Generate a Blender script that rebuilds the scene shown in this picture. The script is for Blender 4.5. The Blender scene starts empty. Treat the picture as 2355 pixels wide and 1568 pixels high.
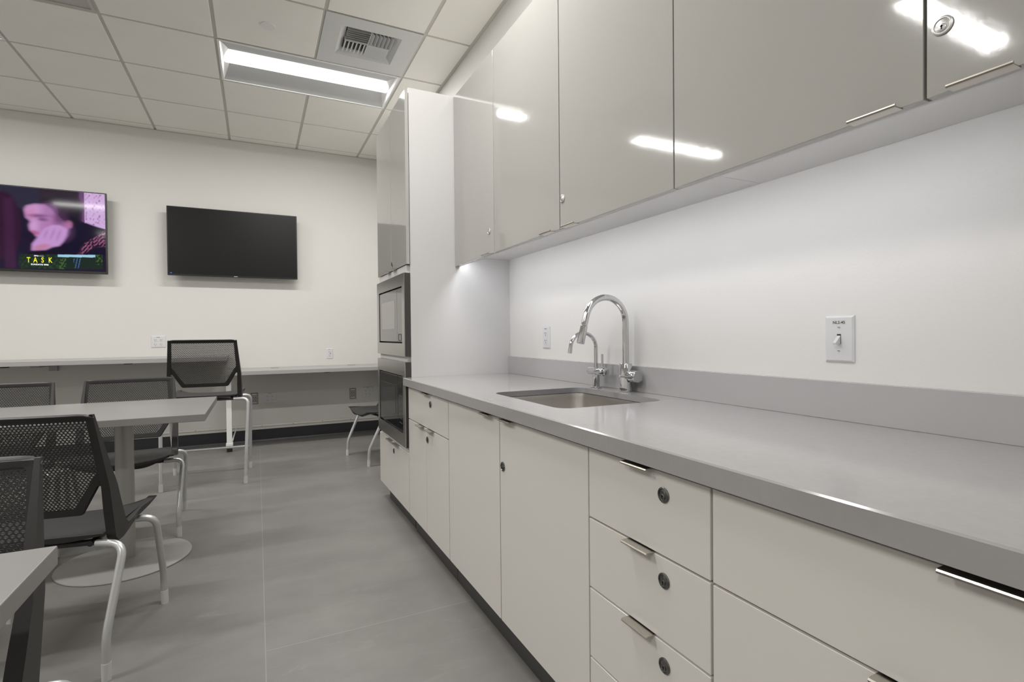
import bpy, bmesh, math, random
import numpy as np
from mathutils import Vector, Matrix
random.seed(4)
C = bpy.context.scene.collection
SC = bpy.context.scene
PI = math.pi

# ------------------------------------------------------------------ camera
W, H = 2355, 1568
CH = 1.091                       # eye height
YAW, PIT, ROLL, F = 0.4544, -0.0125, -0.0094, 1199.85
cd = bpy.data.cameras.new('camera')
cam = bpy.data.objects.new('camera', cd); C.objects.link(cam)
cd.sensor_fit = 'HORIZONTAL'; cd.sensor_width = 36.0; cd.lens = 36.0 * F / W
cd.clip_start = 0.02
cy, sy = math.cos(YAW), math.sin(YAW)
fw = Vector((sy * math.cos(PIT), cy * math.cos(PIT), math.sin(PIT)))
rt = Vector((cy, -sy, 0)); up = rt.cross(fw)
r2 = rt * math.cos(ROLL) + up * math.sin(ROLL)
u2 = -rt * math.sin(ROLL) + up * math.cos(ROLL)
M = Matrix((r2, u2, -fw)).transposed().to_4x4()
M.translation = Vector((0, 0, CH))
cam.matrix_world = M
SC.camera = cam

# ------------------------------------------------------------------ world, exposure
w = bpy.data.worlds.new('world'); SC.world = w; w.use_nodes = True
w.node_tree.nodes['Background'].inputs[0].default_value = (0.9, 0.95, 1, 1)
w.node_tree.nodes['Background'].inputs[1].default_value = 0.02
SC.view_settings.view_transform = 'Standard'
SC.view_settings.look = 'None'
SC.view_settings.gamma = 1
SC.view_settings.use_curve_mapping = False
SC.view_settings.exposure = 0.0
SC.cycles.use_denoising = True
SC.cycles.max_bounces = 10
SC.cycles.diffuse_bounces = 6
SC.cycles.glossy_bounces = 6
SC.cycles.caustics_reflective = False
SC.cycles.caustics_refractive = False
SC.cycles.sample_clamp_indirect = 6.0
LENS_GLOW = 2.0                  # lens surface
LAMP_W = 39.0                    # light thrown down by each ceiling troffer, watts
LED_POWER = 27.0                  # under-cabinet LED strip

# ------------------------------------------------------------------ room constants
CZ = 3.109                       # ceiling
YB = 6.082                       # back wall
XR = 1.385                       # right wall
XL, YF = -4.1, -2.45             # left wall, wall behind camera
G = 0.634                        # ceiling module
GX0, GY0 = -0.2246, 6.594
XD = 0.749                       # base door face
XU = 1.035                       # upper door face
YP = 2.862                       # near face of the tall cabinet's side panel
ZC = 0.857                       # worktop top

# ------------------------------------------------------------------ materials
def mat(name, col, rough=0.5, metal=0.0, spec=0.5, coat=0.0, coat_rough=0.03, emit=None, es=0.0, var=0.0, vscale=8.0,
        bump=0.0, bscale=200.0, aniso=None):
    m = bpy.data.materials.new(name); m.use_nodes = True
    nt = m.node_tree; b = nt.nodes['Principled BSDF']
    b.inputs['Base Color'].default_value = (*col, 1)
    b.inputs['Roughness'].default_value = rough
    b.inputs['Metallic'].default_value = metal
    b.inputs['Specular IOR Level'].default_value = spec
    b.inputs['Coat Weight'].default_value = coat
    b.inputs['Coat Roughness'].default_value = coat_rough
    if emit:
        b.inputs['Emission Color'].default_value = (*emit, 1)
        b.inputs['Emission Strength'].default_value = es
    tc = nt.nodes.new('ShaderNodeTexCoord')
    if var > 0:
        n = nt.nodes.new('ShaderNodeTexNoise'); n.inputs['Scale'].default_value = vscale
        n.inputs['Detail'].default_value = 6
        nt.links.new(tc.outputs['Object'], n.inputs['Vector'])
        r = nt.nodes.new('ShaderNodeValToRGB')
        r.color_ramp.elements[0].position = 0.3; r.color_ramp.elements[1].position = 0.7
        r.color_ramp.elements[0].color = (*[c * (1 - var) for c in col], 1)
        r.color_ramp.elements[1].color = (*[min(1, c * (1 + var)) for c in col], 1)
        nt.links.new(n.outputs['Fac'], r.inputs[0]); nt.links.new(r.outputs[0], b.inputs['Base Color'])
    if bump > 0:
        n2 = nt.nodes.new('ShaderNodeTexNoise'); n2.inputs['Scale'].default_value = bscale
        n2.inputs['Detail'].default_value = 3
        if aniso:
            mp = nt.nodes.new('ShaderNodeMapping'); mp.inputs['Scale'].default_value = aniso
            nt.links.new(tc.outputs['Object'], mp.inputs[0]); nt.links.new(mp.outputs[0], n2.inputs['Vector'])
        else:
            nt.links.new(tc.outputs['Object'], n2.inputs['Vector'])
        bp = nt.nodes.new('ShaderNodeBump'); bp.inputs['Strength'].default_value = bump
        bp.inputs['Distance'].default_value = 0.001
        nt.links.new(n2.outputs['Fac'], bp.inputs['Height']); nt.links.new(bp.outputs[0], b.inputs['Normal'])
    return m

m_wall = mat('wall_paint_cream', (0.68, 0.672, 0.645), 0.75, bump=0.25, bscale=160, spec=0.3)
m_wallr = mat('wall_paint_white', (0.735, 0.725, 0.71), 0.6, bump=0.25, bscale=160, spec=0.3)
m_wallo = mat('wall_paint_side', (0.78, 0.77, 0.74), 0.7)
m_tile = mat('ceiling_tile', (0.85, 0.84, 0.79), 0.9, var=0.015, vscale=3, bump=0.15, bscale=300, spec=0.2)
m_grid = mat('ceiling_grid', (0.52, 0.51, 0.46), 0.5)
m_white = mat('white_metal', (0.78, 0.78, 0.77), 0.45)
m_vent = mat('vent_white_metal', (0.60, 0.61, 0.60), 0.45)
m_refl = mat('fixture_reflector', (0.50, 0.51, 0.51), 0.9, spec=0.1)
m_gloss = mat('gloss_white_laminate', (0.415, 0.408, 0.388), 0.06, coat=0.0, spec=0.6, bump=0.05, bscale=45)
m_base = mat('white_laminate', (0.70, 0.682, 0.642), 0.15, spec=0.5, bump=0.03, bscale=14)
m_panel = mat('side_panel_laminate', (0.60, 0.593, 0.59), 0.10, spec=0.5, bump=0.03, bscale=14)
m_carc = mat('cabinet_carcass', (0.70, 0.69, 0.68), 0.4)
m_dark = mat('dark_recess', (0.045, 0.042, 0.04), 0.6)
m_toe = mat('toe_kick_black', (0.05, 0.048, 0.046), 0.5)
m_quartz = mat('grey_quartz', (0.345, 0.337, 0.336), 0.12, spec=0.7, var=0.02, vscale=60)
m_edge = mat('laminate_table_grey', (0.225, 0.22, 0.216), 0.35, var=0.04, vscale=6)
m_shelf = mat('laminate_shelf_grey', (0.38, 0.375, 0.375), 0.35)
m_chrome = mat('chrome', (0.62, 0.62, 0.64), 0.04, metal=1)
m_nickel = mat('brushed_nickel', (0.50, 0.47, 0.42), 0.32, metal=1, bump=0.1, bscale=30, aniso=(40, 1, 40))
m_lock = mat('lock_metal', (0.22, 0.22, 0.21), 0.22, metal=1)
m_lockl = mat('lock_metal_light', (0.66, 0.66, 0.65), 0.33, metal=0.8)
m_steel = mat('stainless', (0.48, 0.475, 0.45), 0.27, metal=1, bump=0.1, bscale=20, aniso=(1, 60, 60))
m_sink = mat('sink_steel', (0.60, 0.58, 0.55), 0.25, metal=1, bump=0.15, bscale=20, aniso=(60, 60, 2))
m_glass = mat('oven_glass_grey', (0.16, 0.155, 0.15), 0.06, spec=0.9)
m_glassb = mat('oven_glass_black', (0.012, 0.013, 0.014), 0.04, spec=0.9)
m_window = mat('oven_window', (0.28, 0.275, 0.26), 0.08, spec=0.9)
m_plast = mat('chair_plastic_black', (0.020, 0.0195, 0.019), 0.46, bump=0.15, bscale=500)
m_silver = mat('silver_tube', (0.60, 0.605, 0.61), 0.34, metal=0.6)
m_glide = mat('grey_glide', (0.60, 0.60, 0.59), 0.5)
m_silverp = mat('table_silver_paint', (0.40, 0.395, 0.38), 0.36, metal=0.2)
m_tv = mat('tv_bezel', (0.012, 0.012, 0.012), 0.3)
m_tvs = mat('tv_screen_off', (0.007, 0.007, 0.0075), 0.34, spec=0.25)
m_base_b = mat('baseboard_black', (0.028, 0.028, 0.034), 0.35)
m_alu = mat('raceway_aluminium', (0.74, 0.73, 0.70), 0.35, metal=0.5)
m_plate = mat('white_plate', (0.66, 0.66, 0.67), 0.35)
m_dplate = mat('grey_plate', (0.30, 0.30, 0.27), 0.35, metal=0.4)
m_slot = mat('slot_black', (0.01, 0.01, 0.01), 0.5)
m_slotg = mat('socket_slot_grey', (0.10, 0.10, 0.10), 0.5)
m_label = mat('label_tape', (0.62, 0.62, 0.60), 0.5)
m_post = mat('white_post', (0.82, 0.82, 0.80), 0.4)
m_lens = mat('lamp_lens', (0.9, 0.9, 0.9), 0.5, emit=(1.0, 0.985, 0.95), es=LENS_GLOW)
m_led = mat('led_strip', (0.9, 0.9, 0.9), 0.5, emit=(0.93, 0.95, 1.0), es=LED_POWER)

def floor_mat():
    m = bpy.data.materials.new('grey_sheet_floor'); m.use_nodes = True
    nt = m.node_tree; b = nt.nodes['Principled BSDF']; N = nt.nodes.new; L = nt.links.new
    tc = N('ShaderNodeTexCoord')
    n1 = N('ShaderNodeTexNoise'); n1.inputs['Scale'].default_value = 1.6; n1.inputs['Detail'].default_value = 9
    n1.inputs['Roughness'].default_value = 0.62
    mp = N('ShaderNodeMapping'); mp.inputs['Scale'].default_value = (1.3, 2.0, 1); mp.inputs['Rotation'].default_value = (0, 0, 0.35)
    L(tc.outputs['Object'], mp.inputs[0]); L(mp.outputs[0], n1.inputs['Vector'])
    r = N('ShaderNodeValToRGB')
    r.color_ramp.elements[0].position = 0.32; r.color_ramp.elements[0].color = (0.178, 0.172, 0.165, 1)
    r.color_ramp.elements[1].position = 0.68; r.color_ramp.elements[1].color = (0.224, 0.217, 0.207, 1)
    L(n1.outputs['Fac'], r.inputs[0])
    # scuffs
    n2 = N('ShaderNodeTexNoise'); n2.inputs['Scale'].default_value = 7; n2.inputs['Detail'].default_value = 10
    n2.inputs['Roughness'].default_value = 0.75; n2.inputs['Distortion'].default_value = 1.2
    mp2 = N('ShaderNodeMapping'); mp2.inputs['Scale'].default_value = (0.5, 2.4, 1); mp2.inputs['Rotation'].default_value = (0, 0, -0.3)
    L(tc.outputs['Object'], mp2.inputs[0]); L(mp2.outputs[0], n2.inputs['Vector'])
    r2_ = N('ShaderNodeValToRGB')
    r2_.color_ramp.elements[0].position = 0.56; r2_.color_ramp.elements[0].color = (0, 0, 0, 1)
    r2_.color_ramp.elements[1].position = 0.78; r2_.color_ramp.elements[1].color = (1, 1, 1, 1)
    L(n2.outputs['Fac'], r2_.inputs[0])
    mx = N('ShaderNodeMix'); mx.data_type = 'RGBA'
    L(r2_.outputs[0], mx.inputs['Factor']); L(r.outputs[0], mx.inputs['A']); mx.inputs['B'].default_value = (0.255, 0.247, 0.236, 1)
    # welded seams
    sp = N('ShaderNodeSeparateXYZ'); L(tc.outputs['Object'], sp.inputs[0])
    def line(sock, off, period, hw):
        a = N('ShaderNodeMath'); a.operation = 'ADD'; a.inputs[1].default_value = -off + period * 20.5; L(sock, a.inputs[0])
        md = N('ShaderNodeMath'); md.operation = 'MODULO'; md.inputs[1].default_value = period; L(a.outputs[0], md.inputs[0])
        s = N('ShaderNodeMath'); s.operation = 'SUBTRACT'; s.inputs[1].default_value = period / 2; L(md.outputs[0], s.inputs[0])
        ab = N('ShaderNodeMath'); ab.operation = 'ABSOLUTE'; L(s.outputs[0], ab.inputs[0])
        c = N('ShaderNodeMath'); c.operation = 'LESS_THAN'; c.inputs[1].default_value = hw; L(ab.outputs[0], c.inputs[0])
        return c.outputs[0]
    l1 = line(sp.outputs[0], 0.011, 1.92, 0.0016)
    l2 = line(sp.outputs[1], 1.995, 6.0, 0.0016)
    gt = N('ShaderNodeMath'); gt.operation = 'GREATER_THAN'; gt.inputs[1].default_value = 0.011; L(sp.outputs[0], gt.inputs[0])
    l3 = N('ShaderNodeMath'); l3.operation = 'MULTIPLY'; L(l2, l3.inputs[0]); L(gt.outputs[0], l3.inputs[1])
    mxx = N('ShaderNodeMath'); mxx.operation = 'MAXIMUM'; L(l1, mxx.inputs[0]); L(l3.outputs[0], mxx.inputs[1])
    sc = N('ShaderNodeMath'); sc.operation = 'MULTIPLY'; sc.inputs[1].default_value = 0.65; L(mxx.outputs[0], sc.inputs[0])
    m2 = N('ShaderNodeMix'); m2.data_type = 'RGBA'
    L(sc.outputs[0], m2.inputs['Factor']); L(mx.outputs['Result'], m2.inputs['A']); m2.inputs['B'].default_value = (0.33, 0.32, 0.295, 1)
    L(m2.outputs['Result'], b.inputs['Base Color'])
    b.inputs['Roughness'].default_value = 0.36
    b.inputs['Specular IOR Level'].default_value = 0.4
    bp = N('ShaderNodeBump'); bp.inputs['Strength'].default_value = 0.06; bp.inputs['Distance'].default_value = 0.002
    L(n2.outputs['Fac'], bp.inputs['Height']); L(bp.outputs[0], b.inputs['Normal'])
    return m
m_floor = floor_mat()

# ------------------------------------------------------------------ mesh helpers
def box(bm, x0, x1, y0, y1, z0, z1, bev=0.0, seg=2, edges='all'):
    vs = [bm.verts.new(p) for p in ((x0, y0, z0), (x1, y0, z0), (x1, y1, z0), (x0, y1, z0),
                                    (x0, y0, z1), (x1, y0, z1), (x1, y1, z1), (x0, y1, z1))]
    fs = [bm.faces.new([vs[i] for i in q]) for q in ((3, 2, 1, 0), (4, 5, 6, 7), (0, 1, 5, 4), (1, 2, 6, 5), (2, 3, 7, 6), (3, 0, 4, 7))]
    if bev > 0:
        es = set(e for f in fs for e in f.edges)
        if edges == 'z':
            es = [e for e in es if abs(e.verts[0].co.z - e.verts[1].co.z) > 1e-6]
        bmesh.ops.bevel(bm, geom=list(es), offset=bev, segments=seg, affect='EDGES', profile=0.5)

def prism(bm, pts, axis, a0, a1):
    """extrude a polygon; axis 0/1/2 is the extrusion axis, pts are the other two coordinates in order"""
    def mk(p, a):
        q = list(p); q.insert(axis, a); return bm.verts.new(q)
    A = [mk(p, a0) for p in pts]; B = [mk(p, a1) for p in pts]
    n = len(pts)
    f1 = bm.faces.new(A); f2 = bm.faces.new(B[::-1])
    for i in range(n):
        bm.faces.new((A[i], B[i], B[(i + 1) % n], A[(i + 1) % n])) if False else bm.faces.new((A[(i + 1) % n], A[i], B[i], B[(i + 1) % n]))
    return A, B

def fillet(path, r, n=6):
    out = [Vector(path[0])]
    for i in range(1, len(path) - 1):
        p0, p, p1 = Vector(path[i - 1]), Vector(path[i]), Vector(path[i + 1])
        a, b = (p0 - p), (p1 - p)
        rr = min(r[i - 1] if isinstance(r, (list, tuple)) else r, a.length * 0.49, b.length * 0.49)
        a.normalize(); b.normalize()
        for k in range(n + 1):
            t = k / n
            q0 = p + a * rr * (1 - t); q1 = p + b * rr * t
            out.append(q0.lerp(q1, t))
    out.append(Vector(path[-1]))
    return out

def tube(bm, path, r, n=14, cap=True):
    path = [Vector(p) for p in path]
    rings = []; up_ = None
    for i, p in enumerate(path):
        if i == 0: t = path[1] - p
        elif i == len(path) - 1: t = p - path[i - 1]
        else: t = (path[i + 1] - p).normalized() + (p - path[i - 1]).normalized()
        t.normalize()
        if up_ is None:
            up_ = Vector((0, 0, 1)) if abs(t.z) < 0.9 else Vector((1, 0, 0))
        s = t.cross(up_).normalized(); up_ = s.cross(t).normalized()
        rad = r[i] if isinstance(r, (list, tuple)) else r
        rings.append([bm.verts.new(p + (s * math.cos(2 * PI * k / n) + up_ * math.sin(2 * PI * k / n)) * rad) for k in range(n)])
    for a, b in zip(rings, rings[1:]):
        for k in range(n):
            bm.faces.new((a[k], a[(k + 1) % n], b[(k + 1) % n], b[k]))
    if cap:
        bm.faces.new(rings[0][::-1]); bm.faces.new(rings[-1])

def lathe(bm, prof, center, axis='z', n=28):
    """prof: list of (radius, height)"""
    c = Vector(center); rings = []
    for r, h in prof:
        ring = []
        for k in range(n):
            a = 2 * PI * k / n
            if axis == 'z': v = Vector((r * math.cos(a), r * math.sin(a), h))
            elif axis == 'x': v = Vector((h, r * math.cos(a), r * math.sin(a)))
            else: v = Vector((r * math.sin(a), h, r * math.cos(a)))
            ring.append(bm.verts.new(c + v))
        rings.append(ring)
    for a, b in zip(rings, rings[1:]):
        for k in range(n):
            bm.faces.new((a[k], a[(k + 1) % n], b[(k + 1) % n], b[k]))
    if prof[0][0] > 1e-5: bm.faces.new(rings[0][::-1])
    if prof[-1][0] > 1e-5: bm.faces.new(rings[-1])
    if prof[0][0] <= 1e-5 or prof[-1][0] <= 1e-5:
        bmesh.ops.remove_doubles(bm, verts=bm.verts, dist=1e-7)

def obj(name, bm, m, parent=None, smooth=False, auto=35):
    bmesh.ops.recalc_face_normals(bm, faces=bm.faces)
    me = bpy.data.meshes.new(name); bm.to_mesh(me); bm.free()
    me.materials.append(m)
    if smooth:
        for p in me.polygons: p.use_smooth = True
        me.set_sharp_from_angle(angle=math.radians(auto))
    o = bpy.data.objects.new(name, me); C.objects.link(o)
    if parent: o.parent = parent
    return o

def boxo(name, m, parent, *a, **k):
    bm = bmesh.new(); box(bm, *a, **k); return obj(name, bm, m, parent)

def tag(o, label, cat, group=None):
    o['label'] = label; o['category'] = cat
    if group: o['group'] = group
    return o

def thing(name, label, cat, loc=(0, 0, 0), rz=0.0, group=None):
    o = bpy.data.objects.new(name, None); C.objects.link(o)
    o.location = loc; o.rotation_euler = (0, 0, rz)
    o.empty_display_size = 0.1
    return tag(o, label, cat, group)

def struct(o):
    o['kind'] = 'structure'; return o

def shift(o_list, loc):
    """children were modelled in world space: keep them there under an Empty placed at loc"""
    for o in o_list:
        o.matrix_parent_inverse = Matrix.Translation(Vector(loc)).inverted()

def world_thing(name, label, cat, loc, group=None):
    return thing(name, label, cat, loc, 0.0, group)

def adopt(root):
    def rec(p):
        for ch in p.children:
            ch.matrix_parent_inverse = Matrix.Translation(-root.location) if p is root else Matrix.Identity(4)
            rec(ch)
    rec(root)

def copy_tree(o, parent=None):
    c = o.copy(); C.objects.link(c)
    c.parent = parent
    for ch in list(o.children): copy_tree(ch, c)
    return c

def text_obj(name, s, size, m, parent, loc, rot, bold=0.0, ext=0.0002, align='CENTER', spacing=1.0):
    cu = bpy.data.curves.new(name, 'FONT'); cu.body = s; cu.size = size; cu.align_x = align; cu.align_y = 'CENTER'
    cu.extrude = ext; cu.offset = bold; cu.space_character = spacing
    t = bpy.data.objects.new(name, cu); C.objects.link(t)
    dg = bpy.context.evaluated_depsgraph_get(); dg.update()
    me = bpy.data.meshes.new_from_object(t.evaluated_get(dg))
    bpy.data.objects.remove(t); bpy.data.curves.remove(cu)
    me.name = name; me.materials.clear(); me.materials.append(m)
    me.transform(Matrix.Translation(Vector(loc)) @ rot.to_4x4())
    o = bpy.data.objects.new(name, me); C.objects.link(o)
    if parent: o.parent = parent
    return o

# ================================================================== SHELL
struct(boxo('floor', m_floor, None, XL, XR, YF, YB, -0.1, 0))
struct(boxo('wall_back', m_wall, None, XL - 0.1, XR + 0.1, YB, YB + 0.12, -0.1, CZ + 0.25))
struct(boxo('wall_right', m_wallr, None, XR, XR + 0.12, YF, YB, -0.1, CZ + 0.25))
struct(boxo('wall_left', m_wallo, None, XL - 0.12, XL, YF, YB, -0.1, CZ + 0.25))
struct(boxo('wall_front', m_wallo, None, XL - 0.1, XR + 0.1, YF - 0.12, YF, -0.1, CZ + 0.25))

# ceiling: tiles on a sunken T-grid
LIGHTS = [(0, 3), (-4, 3), (0, 7), (-4, 7), (-4, 11)]     # (first column, first row), two columns wide
VENT = (1, 4); PANEL = (-2, 4)
def cell(i, j):
    x0 = GX0 + G * i; y1 = GY0 - G * j
    return x0, x0 + G, y1 - G, y1
skip = set()
for i, j in LIGHTS: skip |= {(i, j), (i + 1, j)}
skip |= {VENT, PANEL}
bm = bmesh.new(); hw = 0.011
for i in range(-8, 3):
    for j in range(0, 16):
        if (i, j) in skip: continue
        x0, x1, y0, y1 = cell(i, j)
        x0, x1 = max(x0 + hw, XL), min(x1 - hw, XR); y0, y1 = max(y0 + hw, YF), min(y1 - hw, YB)
        if x1 - x0 < 0.02 or y1 - y0 < 0.02: continue
        box(bm, x0, x1, y0, y1, CZ, CZ + 0.02, bev=0.0025, seg=1)
ceiling = struct(obj('ceiling', bm, m_tile))
bm = bmesh.new()
def covered(i, j): return (i, j) in skip
for k in range(-7, 4):                         # main runners along y
    x = GX0 + G * k
    if not XL < x < XR: continue
    j = 0
    for j in range(0, 16):
        y1 = min(GY0 - G * j, YB); y0 = max(GY0 - G * (j + 1), YF)
        if y1 <= y0: continue
        if any(i < k < i + 2 and jj == j for i, jj in LIGHTS): continue
        box(bm, x - 0.012, x + 0.012, y0, y1, CZ + 0.0052, CZ + 0.03)
for j in range(0, 16):                         # cross tees along x
    y = GY0 - G * j
    if not YF < y < YB: continue
    for i in range(-8, 3):
        x0, x1 = max(GX0 + G * i, XL), min(GX0 + G * (i + 1), XR)
        if x1 > x0: box(bm, x0, x1, y - 0.012, y + 0.012, CZ + 0.006, CZ + 0.03)
g = obj('ceiling_grid', bm, m_grid, ceiling)
bm = bmesh.new(); box(bm, XL - 0.1, XR + 0.1, YF - 0.1, YB + 0.1, CZ + 0.22, CZ + 0.25)
obj('ceiling_deck', bm, m_white, ceiling)
# wall angle
bm = bmesh.new()
box(bm, XR - 0.022, XR - 0.0005, YF, YB, CZ - 0.003, CZ - 0.0005)
box(bm, XL, XR - 0.022, YB - 0.012, YB - 0.0005, CZ - 0.003, CZ - 0.0005)
struct(obj('trim_1', bm, m_grid))

# baseboard and raceway on the back wall
bm = bmesh.new()
prism(bm, [(YB, 0.0), (YB - 0.012, 0.0), (YB - 0.006, 0.012), (YB - 0.004, 0.122), (YB, 0.122)], 0, XL, XR)
struct(obj('baseboard_back', bm, m_base_b))
bm = bmesh.new()
prism(bm, [(YB, 0.122), (YB - 0.018, 0.122), (YB - 0.018, 0.145), (YB - 0.008, 0.1465), (YB - 0.008, 0.149), (YB - 0.018, 0.151), (YB - 0.016, 0.172), (YB, 0.174)], 0, XL, XR)
race = struct(obj('trim_2', bm, m_alu))
bm = bmesh.new()
for k in range(18):
    lathe(bm, [(0.0035, -0.002), (0.0035, 0.0)], (XR - 0.15 - 0.30 * k, YB - 0.017, 0.160), 'y', 10)
obj('rail_screw', bm, m_lock, race)

# ================================================================== CEILING LIGHTS
def troffer(i, j, label):
    x0, x1, y0, y1 = cell(i, j); x1 += G
    x0 += 0.006; x1 -= 0.006; y0 += 0.006; y1 -= 0.006
    cx, cy_ = (x0 + x1) / 2, (y0 + y1) / 2
    t = world_thing('ceiling_light', label, 'ceiling light', (cx, cy_, CZ), 'recessed linear ceiling lights')
    D = 0.050
    # frame: flange ring and sloping reflectors
    bm = bmesh.new()
    fl = 0.014
    for a in ((x0, x1, y0, y0 + fl), (x0, x1, y1 - fl, y1), (x0, x0 + fl, y0 + fl, y1 - fl), (x1 - fl, x1, y0 + fl, y1 - fl)):
        box(bm, *a, CZ - 0.0015, CZ + 0.004)
    obj('frame', bm, m_white, t)
    bm = bmesh.new()
    def refl(s):
        ya = (y0 + fl) if s < 0 else (y1 - fl); yb = cy_ + s * 0.098
        n = 8; pr = []
        for k in range(n + 1):
            u = k / n
            pr.append((ya + (yb - ya) * u, CZ + 0.002 + D * (0.75 * u + 0.25 * math.sin(u * PI / 2))))
        top = [(y, z + 0.003) for y, z in pr[::-1]]
        prism(bm, pr + top, 0, x0 + fl, x1 - fl)
    refl(-1); refl(1)
    obj('reflector', bm, m_refl, t, smooth=True)
    for xa, s in ((x0 + fl, 1), (x1 - fl, -1)):
        bm = bmesh.new()
        A = [bm.verts.new(p) for p in ((xa, y0 + fl, CZ + 0.002), (xa, y1 - fl, CZ + 0.002), (xa + s * 0.045, y1 - 0.08, CZ + D), (xa + s * 0.045, y0 + 0.08, CZ + D))]
        B = [bm.verts.new(v.co + Vector((-s * 0.002, 0, 0.002))) for v in A]
        bm.faces.new(A); bm.faces.new(B[::-1])
        for k in range(4): bm.faces.new((A[k], B[k], B[(k + 1) % 4], A[(k + 1) % 4]))
        obj('end_plate', bm, m_white, t)
    # bowed lens
    bm = bmesh.new(); n = 12; pr = []
    for k in range(n + 1):
        a = PI * k / n
        pr.append((cy_ - math.cos(a) * 0.086, CZ + 0.050 - math.sin(a) * 0.033))
    prism(bm, pr, 0, x0 + 0.034, x1 - 0.034)
    obj('lamp_lens', bm, m_lens, t, smooth=True)
    bm = bmesh.new(); box(bm, x0 + 0.002, x1 - 0.002, y0 + 0.002, y1 - 0.002, CZ + 0.085, CZ + 0.12)
    obj('housing', bm, m_white, t)
    ld = bpy.data.lights.new('lamp_tube', 'AREA'); ld.shape = 'RECTANGLE'; ld.size = x1 - x0 - 0.07; ld.size_y = 0.11
    ld.energy = LAMP_W; ld.color = (1.0, 0.98, 0.952)
    lo = bpy.data.objects.new('lamp_tube', ld); C.objects.link(lo); lo.location = (cx, cy_, CZ + 0.0155); lo.parent = t
    adopt(t)
    return t
LL = ['recessed white linear troffer lit in the ceiling beside the square air vent',
      'lit linear ceiling troffer outside the left edge of the picture, far row',
      'lit ceiling troffer overhead near the camera above the worktop side',
      'lit ceiling troffer overhead near the camera on the left side of the room',
      'lit ceiling troffer behind the camera on the left side of the room']
for (i, j), lb in zip(LIGHTS, LL): troffer(i, j, lb)

# air diffuser
x0, x1, y0, y1 = cell(*VENT); x0 += 0.006; x1 -= 0.006; y0 += 0.006; y1 -= 0.006
t = world_thing('air_vent', 'square white air diffuser with four blocks of slats set in a ceiling panel', 'air vent', ((x0 + x1) / 2, (y0 + y1) / 2, CZ))
ox0, ox1, oy0, oy1 = 0.523, 0.917, 3.542, 3.910
ix0, ix1, iy0, iy1 = 0.565, 0.875, 3.578, 3.872
bm = bmesh.new()
for a in ((x0, x1, y0, oy0), (x0, x1, oy1, y1), (x0, ox0, oy0, oy1), (ox1, x1, oy0, oy1)):
    box(bm, *a, CZ - 0.001, CZ + 0.004)
obj('face_panel', bm, m_vent, t)
bm = bmesh.new()
O = [(ox0, oy0), (ox1, oy0), (ox1, oy1), (ox0, oy1)]; I = [(ix0, iy0), (ix1, iy0), (ix1, iy1), (ix0, iy1)]
vo = [bm.verts.new((*p, CZ)) for p in O]; vi = [bm.verts.new((*p, CZ + 0.035)) for p in I]; vt = [bm.verts.new((*p, CZ + 0.10)) for p in I]
for k in range(4):
    bm.faces.new((vo[k], vo[(k + 1) % 4], vi[(k + 1) % 4], vi[k])); bm.faces.new((vi[k], vi[(k + 1) % 4], vt[(k + 1) % 4], vt[k]))
o = obj('sloped_rim', bm, m_vent, t)
bm = bmesh.new(); box(bm, ix0, ix1, iy0, iy1, CZ + 0.10, CZ + 0.105)
obj('backing', bm, m_dark, t)
mx_, my_ = (ix0 + ix1) / 2, (iy0 + iy1) / 2
def slats(xa, xb, ya, yb, along, s):
    n = 6
    for k in range(n):
        bm = bmesh.new(); u = (k + 0.5) / n; hh = 0.034; dd = 0.020
        zb = CZ + 0.004
        if along == 'x':
            c = ya + (yb - ya) * u
            pr = [(c - s * dd / 2, zb), (c - s * dd / 2 + 0.0015, zb), (c + s * dd / 4 + 0.0015, zb + hh * 0.5), (c + s * dd / 2 + 0.0015, zb + hh), (c + s * dd / 2, zb + hh), (c + s * dd / 4, zb + hh * 0.5)]
            prism(bm, pr, 0, xa + 0.004, xb - 0.004)
        else:
            c = xa + (xb - xa) * u
            pr = [(c - s * dd / 2, zb), (c - s * dd / 2 + 0.0015, zb), (c + s * dd / 4 + 0.0015, zb + hh * 0.5), (c + s * dd / 2 + 0.0015, zb + hh), (c + s * dd / 2, zb + hh), (c + s * dd / 4, zb + hh * 0.5)]
            prism(bm, pr, 1, ya + 0.004, yb - 0.004)
        obj('slat', bm, m_vent, t)
slats(ix0, mx_, iy0, my_, 'x', 1)
slats(mx_, ix1, iy0, my_, 'y', -1)
slats(ix0, mx_, my_, iy1, 'y', 1)
slats(mx_, ix1, my_, iy1, 'x', -1)
bm = bmesh.new(); box(bm, mx_ - 0.002, mx_ + 0.002, iy0, iy1, CZ + 0.006, CZ + 0.07); box(bm, ix0, ix1, my_ - 0.002, my_ + 0.002, CZ + 0.006, CZ + 0.07)
obj('divider', bm, m_vent, t)
adopt(t)
# access panel
x0, x1, y0, y1 = cell(*PANEL)
bm = bmesh.new()
box(bm, x0 + 0.012, x1 - 0.012, y0 + 0.012, y0 + 0.028, CZ - 0.001, CZ + 0.006); box(bm, x0 + 0.012, x1 - 0.012, y1 - 0.028, y1 - 0.012, CZ - 0.001, CZ + 0.006)
box(bm, x0 + 0.012, x0 + 0.028, y0 + 0.028, y1 - 0.028, CZ - 0.001, CZ + 0.006); box(bm, x1 - 0.028, x1 - 0.012, y0 + 0.028, y1 - 0.028, CZ - 0.001, CZ + 0.006)
t = world_thing('ceiling_panel', 'plain grey square metal panel in the ceiling grid, cut by the top edge', 'ceiling panel', ((x0 + x1) / 2, (y0 + y1) / 2, CZ))
obj('frame', bm, m_grid, t)
bm = bmesh.new(); box(bm, x0 + 0.03, x1 - 0.03, y0 + 0.03, y1 - 0.03, CZ + 0.004, CZ + 0.010)
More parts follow.
